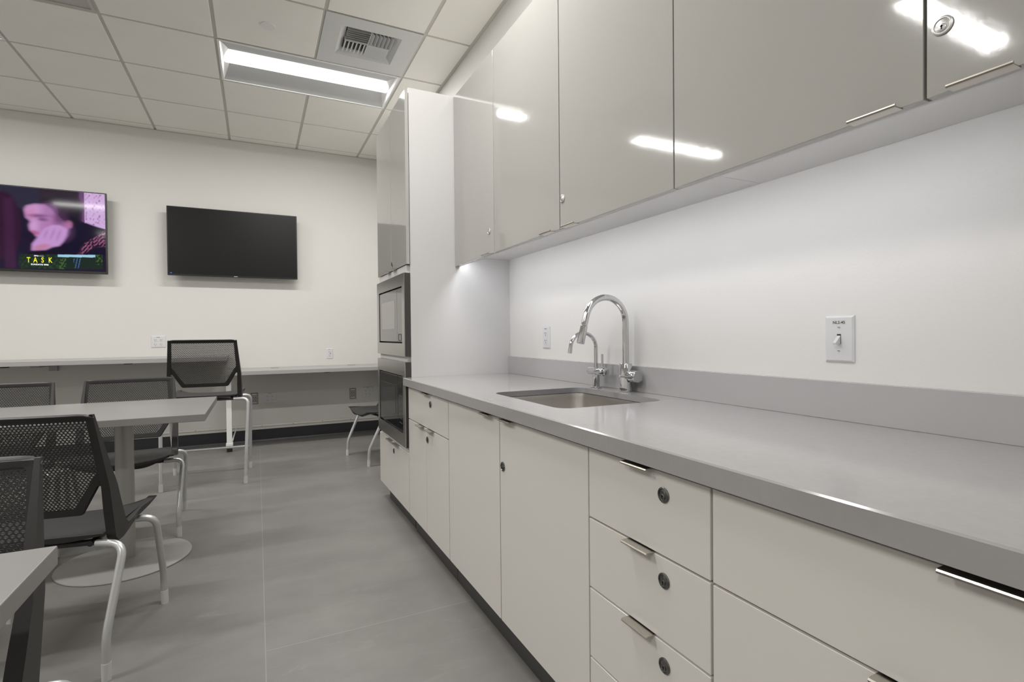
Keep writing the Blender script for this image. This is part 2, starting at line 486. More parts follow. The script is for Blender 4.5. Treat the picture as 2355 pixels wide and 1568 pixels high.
obj('panel_sheet', bm, mat('panel_grey', (0.46, 0.46, 0.43), 0.5), t); adopt(t)
# sprinkler cover
bm = bmesh.new(); lathe(bm, [(0.043, 0.004), (0.046, 0.0015), (0.044, -0.003), (0.0, -0.004)], (0.091, 3.752, CZ - 0.002), 'z', 32)
tag(obj('sprinkler_cover', bm, m_white, None, smooth=True), 'small round white cover disc on the ceiling tile left of the air vent', 'ceiling cover')

# ================================================================== TELEVISIONS
def tv(name, label, x0, x1, z0, z1, yf, deep=0.055):
    t = world_thing(name, label, 'television', ((x0 + x1) / 2, yf + deep, z0))
    boxo('casing', m_tv, t, x0, x1, yf, yf + deep * 0.45, z0, z1, bev=0.004)
    boxo('rear_housing', m_tv, t, x0 + 0.12, x1 - 0.12, yf + deep * 0.45, yf + deep, z0 + 0.05, z1 - 0.12, bev=0.008)
    boxo('wall_bracket', m_dark, t, (x0 + x1) / 2 - 0.22, (x0 + x1) / 2 + 0.22, yf + deep + 0.0005, YB - 0.0015, (z0 + z1) / 2 - 0.12, (z0 + z1) / 2 + 0.10, bev=0.004)
    return t
YT = 5.965
t = tv('television', 'switched-off flat television with a plain black screen, right of the lit one', -0.766, 0.394, 1.694, 2.362, YT)
boxo('screen', m_tvs, t, -0.756, 0.384, YT - 0.0012, YT - 0.0002, 1.708, 2.353)
o = boxo('brand_mark', mat('tv_mark', (0.5, 0.5, 0.5), 0.4), t, -0.20, -0.168, YT - 0.0016, YT, 1.698, 1.7035)
boxo('sticker', mat('blue_sticker', (0.03, 0.12, 0.45), 0.5), t, -0.745, -0.728, YT - 0.0022, YT - 0.001, 1.712, 1.722)
adopt(t)

TX0, TX1, TZ0, TZ1 = -2.555, -1.229, 1.68, 2.424
t = tv('television', 'lit flat television showing a woman leaning her chin on her hand', TX0, TX1, TZ0, TZ1, YT, 0.06)
# the programme on screen: a soft painted picture as a colour attribute on the screen
nx, nz = 330, 190
sx0, sx1, sz0, sz1 = TX0 + 0.012, TX1 - 0.012, TZ0 + 0.022, TZ1 - 0.010
X, Z = np.meshgrid(np.linspace(sx0, sx1, nx), np.linspace(sz0, sz1, nz))
U = (X + 1.970) / 0.725 * 1740.0
TP = 45 + 135 * U / 1740; BT = 1410 + 40 * U / 1740
V = TP + (2.415 - Z) / 0.715 * (BT - TP)
img = np.zeros(X.shape + (3,)); img[:] = (0.020, 0.012, 0.045)
rng = np.random.RandomState(3)
def noise(su, sv, seed):
    r = np.random.RandomState(seed); o = np.zeros_like(U)
    for k in range(14):
        fu, fv, ph = r.uniform(-1, 1) / su, r.uniform(-1, 1) / sv, r.uniform(0, 6.3)
        o += np.sin(U * fu * 6.3 + V * fv * 6.3 + ph)
    return o / 5.0
def ell(cu, cv, a, b, col, rot=0.0, soft=0.25, op=1.0):
    c, s = math.cos(rot), math.sin(rot)
    du, dv = (U - cu), (V - cv)
    p = (du * c + dv * s) / a; q = (-du * s + dv * c) / b
    d = np.sqrt(p * p + q * q)
    k = np.clip((1 + soft / 2 - d) / soft, 0, 1)[..., None] * op
    img[:] = img * (1 - k) + np.array(col) * k
def poly(pts, col, soft=18.0, op=1.0):
    n = len(pts); inside = np.zeros(U.shape, bool); dist = np.full(U.shape, 1e9)
    for i in range(n):
        x1, y1 = pts[i]; x2, y2 = pts[(i + 1) % n]
        c = ((y1 > V) != (y2 > V)) & (U < (x2 - x1) * (V - y1) / (y2 - y1 + 1e-9) + x1)
        inside ^= c
        ex, ey = x2 - x1, y2 - y1; L2 = ex * ex + ey * ey + 1e-9
        tt = np.clip(((U - x1) * ex + (V - y1) * ey) / L2, 0, 1)
        dist = np.minimum(dist, np.hypot(U - x1 - tt * ex, V - y1 - tt * ey))
    sd = np.where(inside, dist, -dist)
    k = np.clip(sd / soft + 0.5, 0, 1)[..., None] * op
    img[:] = img * (1 - k) + np.array(col) * k
BIG = 2000
poly([(-1600, -50), (640, -50), (640, 420), (-1600, 420)], (0.040, 0.037, 0.075))
poly([(640, -50), (1400, -50), (1400, 660), (640, 660)], (0.045, 0.028, 0.050), 30)
poly([(1295, 100), (1390, 100), (1400, 660), (1300, 600)], (0.14, 0.06, 0.17), 14)
poly([(1388, 120), (1800, 120), (1800, 760), (1600, 720), (1390, 655)], (0.62, 0.42, 0.72), 10)
br = noise(60, 60, 5); k = (np.clip(br * 1.3 - 0.35, 0, 1) * (U > 1400) * (V < 700) * (V > 170))[..., None]
img[:] = img * (1 - 0.7 * k) + np.array((0.30, 0.07, 0.16)) * 0.7 * k
ell(40, 700, 290, 560, (0.050, 0.012, 0.048), soft=0.12)            # dark figure at left
poly([(60, 250), (210, 250), (240, 1400), (70, 1400)], (0.085, 0.022, 0.085), 30, 0.8)
ell(-700, 800, 420, 600, (0.035, 0.016, 0.05), soft=0.3)
ell(1000, 400, 360, 200, (0.022, 0.010, 0.030), soft=0.35)            # hair
ell(1080, 560, 250, 200, (0.020, 0.009, 0.030), soft=0.35)
ell(1050, 800, 300, 300, (0.012, 0.008, 0.028), soft=0.3)
poly([(1160, 640), (1420, 650), (1740, 760), (1745, 1180), (1000, 1180), (1080, 800)], (0.012, 0.007, 0.035), 30)
face = (0.50, 0.24, 0.50)
poly([(385, 440), (420, 375), (560, 345), (720, 355), (820, 420), (930, 540), (1040, 640), (1150, 650), (1160, 720), (1090, 760), (900, 900), (700, 900),
      (565, 880), (520, 810), (470, 780), (458, 700), (490, 640), (400, 565)], face, 34)
ell(560, 440, 150, 70, (0.62, 0.33, 0.62), soft=0.9, op=0.7)
ell(500, 500, 90, 90, (0.58, 0.22, 0.42), soft=0.9, op=0.5)
ell(640, 540, 170, 26, (0.12, 0.04, 0.14), rot=0.03, soft=1.2, op=0.75)
ell(690, 600, 80, 28, (0.10, 0.035, 0.13), rot=0.1, soft=0.9, op=0.8)
ell(540, 700, 80, 90, (0.66, 0.38, 0.68), soft=0.9, op=0.6)
ell(560, 815, 70, 28, (0.45, 0.10, 0.22), rot=0.35, soft=0.7, op=0.8)
ell(1110, 670, 70, 60, (0.42, 0.14, 0.26), soft=0.6, op=0.7)
ell(900, 760, 240, 170, (0.34, 0.14, 0.36), rot=0.2, soft=1.0, op=0.6)
ell(800, 470, 150, 120, (0.36, 0.16, 0.38), rot=0.5, soft=1.0, op=0.6)
ell(980, 560, 110, 130, (0.10, 0.035, 0.11), rot=0.6, soft=1.0, op=0.8)
hand = (0.55, 0.30, 0.62)
poly([(490, 1110), (500, 1000), (600, 880), (710, 740), (830, 690), (960, 690), (1100, 760), (1080, 860), (1020, 960), (950, 1030), (830, 1050), (720, 1100)], hand, 26)
for a in ((700, 900, 760, 760), (800, 930, 880, 740), (900, 950, 980, 760)):
    L = math.hypot(a[2] - a[0], a[3] - a[1]); ang = math.atan2(a[3] - a[1], a[2] - a[0])
    ell((a[0] + a[2]) / 2, (a[1] + a[3]) / 2, L / 2, 12, (0.28, 0.13, 0.36), rot=ang, soft=0.9, op=0.8)
ell(660, 1050, 130, 45, (0.50, 0.18, 0.25), rot=-0.2, soft=0.8, op=0.7)
poly([(480, 1125), (1000, 1080), (1000, 1200), (380, 1200)], (0.012, 0.007, 0.03), 30)
fk = np.clip(noise(50, 40, 9) + 0.45, 0, 1)[..., None]
keep = img.copy()
poly([(1560, 880), (1745, 770), (1745, 1040), (1560, 1040), (1340, 1170), (1270, 1170), (1380, 980)], (0.30, 0.09, 0.18), 30)
img[:] = keep + (img - keep) * fk
0 and poly([(660, 175), (1740, 215), (1740, 255), (900, 250), (740, 215)], (0.36, 0.28, 0.32), 26, 0.8)
# the shot is soft: blur it a little, more sideways than up and down
def blur(a, r, ax):
    for _ in range(2):
        p = np.pad(a, [(r, r) if q == ax else (0, 0) for q in range(3)], mode='edge')
        a = sum(np.take(p, range(k, k + a.shape[ax]), axis=ax) for k in range(2 * r + 1)) / (2 * r + 1)
    return a
img[:] = np.where((U < 1330)[..., None], blur(blur(img, 2, 1), 1, 0), img)
img[:] = np.where(img.max(axis=2, keepdims=True) < 0.12, img * 0.62, img)
# banner strip
sv = (V - TP) / (BT - TP)
b = np.clip((V - 1165) / 10, 0, 1) * np.clip((U - 260) / 60, 0, 1) * np.clip((1700 - U) / 10, 0, 1) * np.clip((1415 - V) / 14, 0, 1)
bn = np.zeros_like(img); bn[:] = (0.010, 0.022, 0.016)
g1 = np.clip(noise(70, 60, 12) + 0.2, 0, 1)[..., None] * (U < 930)[..., None]
bn += g1 * np.array((0.012, 0.026, 0.008))
sky = ((V < 1212) & (U > 915) & (U < 1560) & (V > 1168))[..., None]
bn = np.where(sky, np.array((0.35, 0.62, 0.78)), bn)
g2 = ((noise(45, 40, 21) > 0.0) & (U > 940) & (U < 1060) & (V > 1230))[..., None]; bn = np.where(g2, np.array((0.05, 0.11, 0.03)), bn)
g3 = ((noise(45, 40, 22) > 0.1) & (U > 1560) & (U < 1690) & (V < 1330))[..., None]; bn = np.where(g3, np.array((0.05, 0.12, 0.03)), bn)
g4 = ((np.abs(((U - 1180 + (V - 1200) * 0.25) % 52) - 26) < 8) & (U > 1180) & (U < 1310) & (V > 1230) & (V < 1390))[..., None]
bn = np.where(g4, np.array((0.06, 0.13, 0.32)), bn)
img[:] = img * (1 - b[..., None]) + bn * b[..., None]
img = np.clip(img, 0, 1)
bm = bmesh.new()
vv = [[bm.verts.new((X[a, c], YT - 0.0012, Z[a, c])) for c in range(nx)] for a in range(nz)]
for a in range(nz - 1):
    for c in range(nx - 1):
        bm.faces.new((vv[a][c], vv[a][c + 1], vv[a + 1][c + 1], vv[a + 1][c]))
m_scr = bpy.data.materials.new('tv_picture'); m_scr.use_nodes = True
nt = m_scr.node_tree; bs = nt.nodes['Principled BSDF']
at = nt.nodes.new('ShaderNodeVertexColor'); at.layer_name = 'picture'
bs.inputs['Base Color'].default_value = (0.001, 0.001, 0.001, 1); bs.inputs['Roughness'].default_value = 0.07; bs.inputs['Specular IOR Level'].default_value = 0.2
nt.links.new(at.outputs['Color'], bs.inputs['Emission Color']); bs.inputs['Emission Strength'].default_value = 0.95
me = bpy.data.meshes.new('screen'); bm.to_mesh(me); bm.free(); me.materials.append(m_scr)
ca = me.color_attributes.new('picture', 'FLOAT_COLOR', 'POINT')
arr = np.ones((nx * nz, 4)); arr[:, :3] = img.reshape(-1, 3); ca.data.foreach_set('color', arr.ravel())
scr = bpy.data.objects.new('screen', me); C.objects.link(scr); scr.parent = t
m_yel = mat('caption_yellow', (0.1, 0.1, 0.0), 0.5, emit=(0.85, 0.80, 0.02), es=1.0)
m_wht = mat('caption_white', (0.2, 0.2, 0.2), 0.5, emit=(0.8, 0.8, 0.85), es=1.0)
def uv2xz(u, v):
    tp = 45 + 135 * u / 1740; bt = 1410 + 40 * u / 1740
    return -1.970 + 0.725 * u / 1740, 2.415 - (v - tp) / (bt - tp) * 0.715
RY = Matrix.Rotation(PI / 2, 3, 'X')
for ch, u in (('T', 440), ('A', 550), ('S', 668), ('K', 795)):
    xx, zz = uv2xz(u, 1268)
    o = text_obj('caption_letter', ch, 0.064, m_yel, scr, (xx, YT - 0.003, zz), RY @ Matrix.Diagonal((0.62, 1, 1)), bold=0.0012)
xx, zz = uv2xz(620, 1340); text_obj('caption_line', 'SUNDAYS 9PM', 0.0185, m_wht, scr, (xx, YT - 0.003, zz), RY, bold=0.0006)
xx, zz = uv2xz(565, 1197); text_obj('caption_line', 'HBO', 0.014, m_wht, scr, (xx, YT - 0.003, zz), RY, bold=0.0008)
xx, zz = uv2xz(648, 1200); text_obj('caption_line', 'ORIGINAL', 0.008, m_wht, scr, (xx, YT - 0.003, zz), RY)
bmx, _ = uv2xz(270, 1430); boxo('logo_mark', m_tv, t, bmx - 0.01, bmx + 0.012, YT - 0.002, YT, TZ0 + 0.0005, TZ0 + 0.006)
adopt(t)

# ================================================================== BAR SHELF, DESK SHELF
sh = world_thing('bar_shelf', 'long high grey wall-mounted bar top under the televisions, left of the white post', 'shelf', (-2.1, 5.74, 0.872))
boxo('top_board', m_shelf, sh, XL, -0.262, 5.47, YB, 0.872, 0.910, bev=0.0015)
for xx in (-3.4, -2.6, -1.66):
    bm = bmesh.new()
    prism(bm, [(YB, 0.872), (5.62, 0.872), (5.62, 0.852), (YB - 0.03, 0.852), (YB - 0.03, 0.80), (YB, 0.80)], 0, xx - 0.03, xx + 0.03)
    obj('bracket', bm, m_shelf, sh)
boxo('cable_clip', m_slot, sh, -1.03, -0.975, 5.48, 5.53, 0.8655, 0.872, bev=0.001)
boxo('cable_clip', m_slot, sh, -1.95, -1.79, 5.49, 5.54, 0.862, 0.872, bev=0.001)
adopt(sh)
dk = world_thing('desk_shelf', 'lower light grey desk top running from the white post to the tall cabinet', 'shelf', (0.5, 5.74, 0.737))
boxo('top_board', m_shelf, dk, -0.262, XR, 5.47, YB, 0.734, 0.771, bev=0.0015)
for gx, gy in ((0.16, 5.86), (0.93, 5.95)):
    bm = bmesh.new(); lathe(bm, [(0.042, 0.0), (0.042, 0.0025), (0.034, 0.003), (0.030, 0.001), (0.0, 0.001)], (gx, gy, 0.771), 'z', 26)
    obj('grommet', bm, m_dplate, dk)
boxo('cable_clip', m_slot, dk, 0.60, 0.65, 5.48, 5.53, 0.728, 0.734, bev=0.001)
for xx in (1.30,):
    bm = bmesh.new()
    prism(bm, [(YB, 0.734), (5.62, 0.734), (5.62, 0.717), (YB - 0.03, 0.717), (YB - 0.03, 0.50), (YB, 0.50)], 0, xx - 0.02, xx + 0.02)
    obj('bracket', bm, m_shelf, dk)
adopt(dk)
ps = world_thing('support_post', 'white square post standing where the bar top meets the lower desk', 'support post', (-0.249, 5.64, 0))
boxo('post_shaft', m_post, ps, -0.272, -0.226, 5.615, 5.665, 0.085, 0.7320, bev=0.003)

boxo('foot_collar', m_post, ps, -0.279, -0.219, 5.61, 5.67, 0.055, 0.085, bev=0.005)
boxo('foot_glide', m_slot, ps, -0.272, -0.226, 5.617, 5.663, 0.0, 0.055, bev=0.002)
bm = bmesh.new()
tube(bm, [(-0.232, 5.665, 0.075), (-0.205, 5.98, 0.155), (-0.205, YB - 0.020, 0.160)], 0.006, 8)
obj('stay_rod', bm, m_post, ps, smooth=True)
adopt(ps)

# ================================================================== OUTLETS
RBACK = Matrix.Identity(3)
def receptacle(bm_face, bm_slot, cx, cz, place):
    pass
def wall_plate(name, label, cat, cx, cz, wd, ht, kind, wall='back', plate=m_plate, group=None):
    t = world_thing(name, label, cat, (cx, YB, cz) if wall == 'back' else (XR, cx, cz), group)
    yb = YB
    # build facing -y at the back wall, then rotate for the right wall
    parts = []
    def add(nm, bm, m, sm=False, parent=t):
        if wall != 'back':
            # local frame: u along -y of the right wall, normal -x
            for v in bm.verts:
                u = v.co.x - cx; d = yb - v.co.y; v.co = Vector((XR - d, cx - u, v.co.z))
        o = obj(nm, bm, m, parent, smooth=sm); parts.append(o); return o
    bm = bmesh.new(); x0, x1, z0, z1 = cx - wd / 2, cx + wd / 2, cz - ht / 2, cz + ht / 2
    e = 0.005
    A = [bm.verts.new(p) for p in ((x0, yb, z0), (x1, yb, z0), (x1, yb, z1), (x0, yb, z1))]
    A2 = [bm.verts.new(p) for p in ((x0, yb - 0.003, z0), (x1, yb - 0.003, z0), (x1, yb - 0.003, z1), (x0, yb - 0.003, z1))]
    B = [bm.verts.new(p) for p in ((x0 + e, yb - 0.006, z0 + e), (x1 - e, yb - 0.006, z0 + e), (x1 - e, yb - 0.006, z1 - e), (x0 + e, yb - 0.006, z1 - e))]
    for k in range(4):
        bm.faces.new((A[k], A[(k + 1) % 4], A2[(k + 1) % 4], A2[k])); bm.faces.new((A2[k], A2[(k + 1) % 4], B[(k + 1) % 4], B[k]))
    bm.faces.new(B); bm.faces.new(A[::-1])
    add('plate', bm, plate)
    def socket(sx, sz, rect=False):
        bm = bmesh.new()
        if rect: box(bm, sx - 0.016, sx + 0.016, yb - 0.0085, yb - 0.005, sz - 0.0135, sz + 0.0135, bev=0.002)
        else: lathe(bm, [(0.0175, -0.0085), (0.0175, -0.005)], (sx, yb, sz), 'y', 20)
        s = add('socket', bm, m_plate)
        bm = bmesh.new()
        box(bm, sx - 0.0085, sx - 0.0055, yb - 0.0092, yb - 0.008, sz, sz + 0.009)
        box(bm, sx + 0.0055, sx + 0.0080, yb - 0.0092, yb - 0.008, sz + 0.001, sz + 0.0085)
        lathe(bm, [(0.0028, -0.0092), (0.0028, -0.008)], (sx, yb, sz - 0.006), 'y', 10)
        add('socket_slot', bm, m_slotg, parent=s)
    if kind == 'quad':
        for a in (-1, 1):
            for b_ in (-1, 1): socket(cx + a * 0.0235, cz - 0.006 + b_ * 0.021)
        bm = bmesh.new()
        for q in range(3): box(bm, cx - 0.014 + q * 0.010, cx - 0.007 + q * 0.010, yb - 0.0066, yb - 0.0055, cz + ht / 2 - 0.016, cz + ht / 2 - 0.012)
        add('label_print', bm, m_slot)
    elif kind in ('duplex', 'gfci'):
        bm = bmesh.new(); box(bm, cx - 0.0175, cx + 0.0175, yb - 0.0075, yb - 0.005, cz - 0.036, cz + 0.034, bev=0.001)
        add('insert', bm, m_plate)
        socket(cx, cz + 0.019, True); socket(cx, cz - 0.021, True)
        bm = bmesh.new(); box(bm, cx + 0.002, cx + 0.012, yb - 0.0085, yb - 0.007, cz - 0.004, cz + 0.003)
        if kind == 'gfci': add('reset_button', bm, m_slot)
        else: bm.free()
        bm = bmesh.new(); box(bm, cx - 0.012, cx - 0.002, yb - 0.0066, yb - 0.0055, cz + ht / 2 - 0.014, cz + ht / 2 - 0.0105); box(bm, cx + 0.002, cx + 0.008, yb - 0.0066, yb - 0.0055, cz + ht / 2 - 0.014, cz + ht / 2 - 0.0105)
        add('label_print', bm, m_slot)
    elif kind == 'data':
        for a in (-1, 1):
            for b_ in (-1, 1):
                bm = bmesh.new(); sx, sz = cx + a * 0.012, cz + b_ * 0.015
                box(bm, sx - 0.009, sx + 0.009, yb - 0.0085, yb - 0.005, sz - 0.008, sz + 0.008, bev=0.001)
                s = add('data_jack', bm, m_plate)
                bm = bmesh.new(); box(bm, sx - 0.006, sx + 0.006, yb - 0.0092, yb - 0.008, sz - 0.005, sz + 0.004)
                add('jack_opening', bm, m_slot, parent=s)
        bm = bmesh.new(); box(bm, cx - 0.022, cx + 0.022, yb - 0.0075, yb - 0.005, cz + 0.038, cz + 0.048); box(bm, cx - 0.022, cx + 0.022, yb - 0.0075, yb - 0.005, cz - 0.048, cz - 0.038)
        add('label_strip', bm, m_plate)
    elif kind == 'switch':
        bm = bmesh.new(); box(bm, cx - 0.0052, cx + 0.0052, yb - 0.0065, yb - 0.004, cz - 0.013, cz + 0.013)
        s = add('slot', bm, m_slot)
        bm = bmesh.new()
        prism(bm, [(yb - 0.005, cz + 0.0105), (yb - 0.005, cz - 0.012), (yb - 0.012, cz - 0.013), (yb - 0.024, cz - 0.016), (yb - 0.026, cz - 0.010), (yb - 0.012, cz + 0.003)], 0, cx - 0.0042, cx + 0.0042)
        add('toggle', bm, m_plate)
        for sz in (cz + 0.031, cz - 0.031):
            bm = bmesh.new(); lathe(bm, [(0.0036, -0.006), (0.0030, -0.0078), (0, -0.008)], (cx, yb, sz), 'y', 16)
            s = add('screw', bm, m_plate, True)
            bm = bmesh.new(); box(bm, cx - 0.003, cx + 0.003, yb - 0.0083, yb - 0.0076, sz - 0.0005, sz + 0.0005)
            add('screw_slot', bm, m_slot, parent=s)
        bm = bmesh.new(); box(bm, cx - 0.018, cx + 0.018, yb - 0.0063, yb - 0.0058, cz + 0.038, cz + 0.0485)
        s = add('label_tape', bm, m_label)
        tx = text_obj('label_print', 'NL2-45', 0.0105, m_slot, s, (0, 0, 0), Matrix.Identity(3), bold=0.00012, ext=0.0001)
        R = Matrix(((0, 0, -1), (-1, 0, 0), (0, 1, 0)))   # text x -> -y, y -> z, normal -> -x
        tx.data.transform(Matrix.Translation(Vector((XR - 0.0065, cx, cz + 0.0432))) @ R.to_4x4())
    adopt(t)
    return t
wall_plate('power_outlet', 'white four-socket outlet plate on the wall just above the bar top, behind the stool back', 'power outlet', -0.864, 1.053, 0.120, 0.114, 'quad')
wall_plate('power_outlet', 'small white two-socket outlet with a black button above the lower desk', 'power outlet', 0.720, 0.900, 0.070, 0.114, 'gfci')
wall_plate('power_outlet', 'white four-socket outlet under the desk, right of the white support post and the stool', 'power outlet', 0.114, 0.446, 0.120, 0.116, 'quad')
wall_plate('power_outlet', 'white four-socket outlet under the desk next to the tall cabinet', 'power outlet', 1.128, 0.452, 0.120, 0.116, 'quad')
wall_plate('data_outlet', 'steel-rimmed data jack plate under the desk, partly behind the stool leg', 'data outlet', -0.034, 0.446, 0.072, 0.118, 'data', plate=m_dplate)
wall_plate('data_outlet', 'grey data jack plate under the desk above the half-hidden chair', 'data outlet', 0.962, 0.442, 0.072, 0.122, 'data', plate=m_dplate)
wall_plate('power_outlet', 'white two-socket outlet on the wall behind the small filter tap', 'power outlet', 2.412, 1.073, 0.074, 0.116, 'duplex', wall='right')
wall_plate('light_switch', 'white toggle light switch labelled NL2-45 on the wall above the worktop', 'light switch', 0.858, 1.071, 0.076, 0.122, 'switch', wall='right')

# ================================================================== CABINETS
def pull(parent, y0, y1, z, xf, top=True):
    """edge pull: plate lying on the door edge with a rolled lip standing proud of the face"""
    bm = bmesh.new(); s = 1 if top else -1
    box(bm, xf - 0.017, xf + 0.004, y0, y1, z - 0.0010, z + 0.0012)
    pr = [(xf - 0.017, z + 0.0012), (xf - 0.0205, z + 0.0005), (xf - 0.022, z - 0.002), (xf - 0.0215, z - 0.0046), (xf - 0.0185, z - 0.0048), (xf - 0.0175, z - 0.001)]
    if not top: pr = [(x, 2 * z - zz) for x, zz in pr]
    prism(bm, pr, 1, y0, y1)
    return obj('handle', bm, m_nickel, parent)

def lock(parent, y, z, xf, m=m_lock, r=0.0162):
    bm = bmesh.new()
    lathe(bm, [(r, 0.0), (r, -0.0022), (r * 0.86, -0.0036), (r * 0.78, -0.0036), (r * 0.74, -0.0022), (r * 0.70, -0.0026), (r * 0.0, -0.0026)], (xf, y, z), 'x', 30)
    lathe(bm, [(r * 0.40, -0.0022), (r * 0.40, -0.0040), (r * 0.34, -0.0046), (0, -0.0046)], (xf, y, z - r * 0.22), 'x', 20)
    o = obj('lock', bm, m, parent, smooth=True)
    bm = bmesh.new(); box(bm, xf - 0.0050, xf - 0.0042, y - r * 0.07, y + r * 0.07, z - r * 0.45, z)
    lathe(bm, [(r * 0.12, -0.0050), (r * 0.12, -0.0042)], (xf, y, z - r * 0.1), 'x', 10)
    obj('keyhole', bm, m_slot, o)
    return o

def door(parent, y0, y1, z0, z1, xf, m, name='door', th=0.019):
    bm = bmesh.new(); g = 0.0014
    box(bm, xf, xf + th, y0 + g, y1 - g, z0 + g, z1 - g, bev=0.0009, seg=1)
    return obj(name, bm, m, parent)

# ---- base units
def base_unit(label, y0, y1, zt=0.804):
    t = world_thing('base_cabinet', label, 'cabinet', ((XD + XR) / 2, (y0 + y1) / 2, 0), 'white base cabinets under the worktop')
    bm = bmesh.new()
    e = 0.018; xa, xb = XD + 0.0215, XR - 0.002
    for a in ((xa, xb, y0 + 0.0005, y0 + e, 0.10, 0.812), (xa, xb, y1 - e, y1 - 0.0005, 0.10, 0.812), (xa, xb, y0 + e, y1 - e, 0.10, 0.118), (xb - 0.01, xb, y0 + e, y1 - e, 0.118, 0.812),
              (xa, xa + 0.02, y0 + e, y1 - e, 0.792, 0.812)):
        box(bm, *a)
    obj('carcass', bm, m_carc, t)
    boxo('toe_kick', m_toe, t, XD + 0.036, XD + 0.050, y0 + 0.0005, y1 - 0.0005, 0.0, 0.0995)
    return t
ZB = 0.100
U = base_unit('white base cabinet with one drawer over two doors, next to the built-in microwaves', 2.178, 2.848)
d = door(U, 2.178, 2.848, 0.632, 0.805, XD, m_base, 'drawer_front'); pull(d, 2.437, 2.545, 0.805, XD); lock(d, 2.438, 0.756, XD)
d = door(U, 2.518, 2.848, ZB, 0.630, XD, m_base); pull(d, 2.550, 2.640, 0.630, XD)
d = door(U, 2.178, 2.516, ZB, 0.630, XD, m_base); pull(d, 2.390, 2.480, 0.630, XD); lock(d, 2.492, 0.575, XD)
adopt(U)
U = base_unit('white base cabinet with two tall doors below the sink', 1.100, 2.174)
d = door(U, 1.640, 2.174, ZB, 0.805, XD, m_base); pull(d, 1.693, 1.778, 0.805, XD)
d = door(U, 1.100, 1.637, ZB, 0.805, XD, m_base); pull(d, 1.520, 1.605, 0.805, XD); lock(d, 1.612, 0.640, XD)
adopt(U)
U = base_unit('white base cabinet with a stack of four locking drawers', 0.703, 1.098)
for za, zb in ((0.629, 0.805), (0.452, 0.627), (0.275, 0.450), (ZB, 0.273)):
    d = door(U, 0.703, 1.098, za, zb, XD, m_base, 'drawer_front'); pull(d, 0.858, 0.943, zb, XD); lock(d, 0.827, zb - 0.048, XD)
adopt(U)
U = base_unit('white base cabinet with a wide top drawer over two doors, at the right edge', -0.100, 0.700)
d = door(U, -0.100, 0.700, 0.629, 0.805, XD, m_base, 'drawer_front'); pull(d, 0.250, 0.337, 0.805, XD); lock(d, 0.22, 0.756, XD)
d = door(U, 0.301, 0.700, ZB, 0.627, XD, m_base); pull(d, 0.330, 0.415, 0.627, XD)
d = door(U, -0.100, 0.299, ZB, 0.627, XD, m_base); pull(d, 0.185, 0.270, 0.627, XD)
adopt(U)

# ---- worktop with sink cut-out
def rrect(x0, x1, y0, y1, r, n=8):
    pts = []
    for cx, cy_, a0 in ((x1 - r, y1 - r, 0), (x0 + r, y1 - r, PI / 2), (x0 + r, y0 + r, PI), (x1 - r, y0 + r, 3 * PI / 2)):
        for k in range(n + 1):
            a = a0 + PI / 2 * k / n; pts.append((cx + r * math.cos(a), cy_ + r * math.sin(a)))
    return pts
wx0, wx1, wy0, wy1 = 0.724, XR - 0.0005, -0.100, YP - 0.001
hole = rrect(0.848, 1.272, 1.390, 1.925, 0.052)
wt = world_thing('worktop', 'long grey quartz worktop with an undermount sink opening and low upstand', 'worktop', (1.05, 1.4, ZC - 0.042))
bm = bmesh.new()
outer = [(wx1, wy1), (wx0, wy1), (wx0, wy0), (wx1, wy0)]
def slab(bm, z, flip):
    h = [bm.verts.new((*p, z)) for p in hole]; o = [bm.verts.new((*p, z)) for p in outer]
    n = len(h); q = n // 4
    faces = []
    for c in range(4):
        seg = h[c * q:(c + 1) * q]
        for k in range(len(seg) - 1): faces.append((o[c], seg[k], seg[k + 1]))
        nx_ = h[((c + 1) * q) % n]
        faces.append((o[c], seg[-1], nx_, o[(c + 1) % 4]))
    for f in faces: bm.faces.new(f)
    return h, o
h1, o1 = slab(bm, ZC, False); h0, o0 = slab(bm, ZC - 0.022, True)
for v in o0:
    if abs(v.co.x - wx0) < 1e-5: v.co.z = ZC - 0.042
for k in range(len(h1)): bm.faces.new((h1[k], h1[(k + 1) % len(h1)], h0[(k + 1) % len(h0)], h0[k]))
for k in range(4): bm.faces.new((o1[k], o1[(k + 1) % 4], o0[(k + 1) % 4], o0[k]))
bm.edges.ensure_lookup_table()
be = [e for e in bm.edges if all(abs(v.co.x - wx0) < 1e-5 for v in e.verts) and all(abs(v.co.z - ZC) < 1e-5 for v in e.verts)]
bmesh.ops.bevel(bm, geom=be, offset=0.003, segments=1, affect='EDGES')
obj('slab', bm, m_quartz, wt)
boxo('upstand', mat('grey_quartz_upstand_lit', (0.42, 0.412, 0.415), 0.2, spec=0.5), wt, 1.370, XR - 0.0005, wy0, YP - 0.0015, ZC, ZC + 0.102, bev=0.0012)  # same stone as the slab; strip-light brightness put into its lighter colour
adopt(wt)
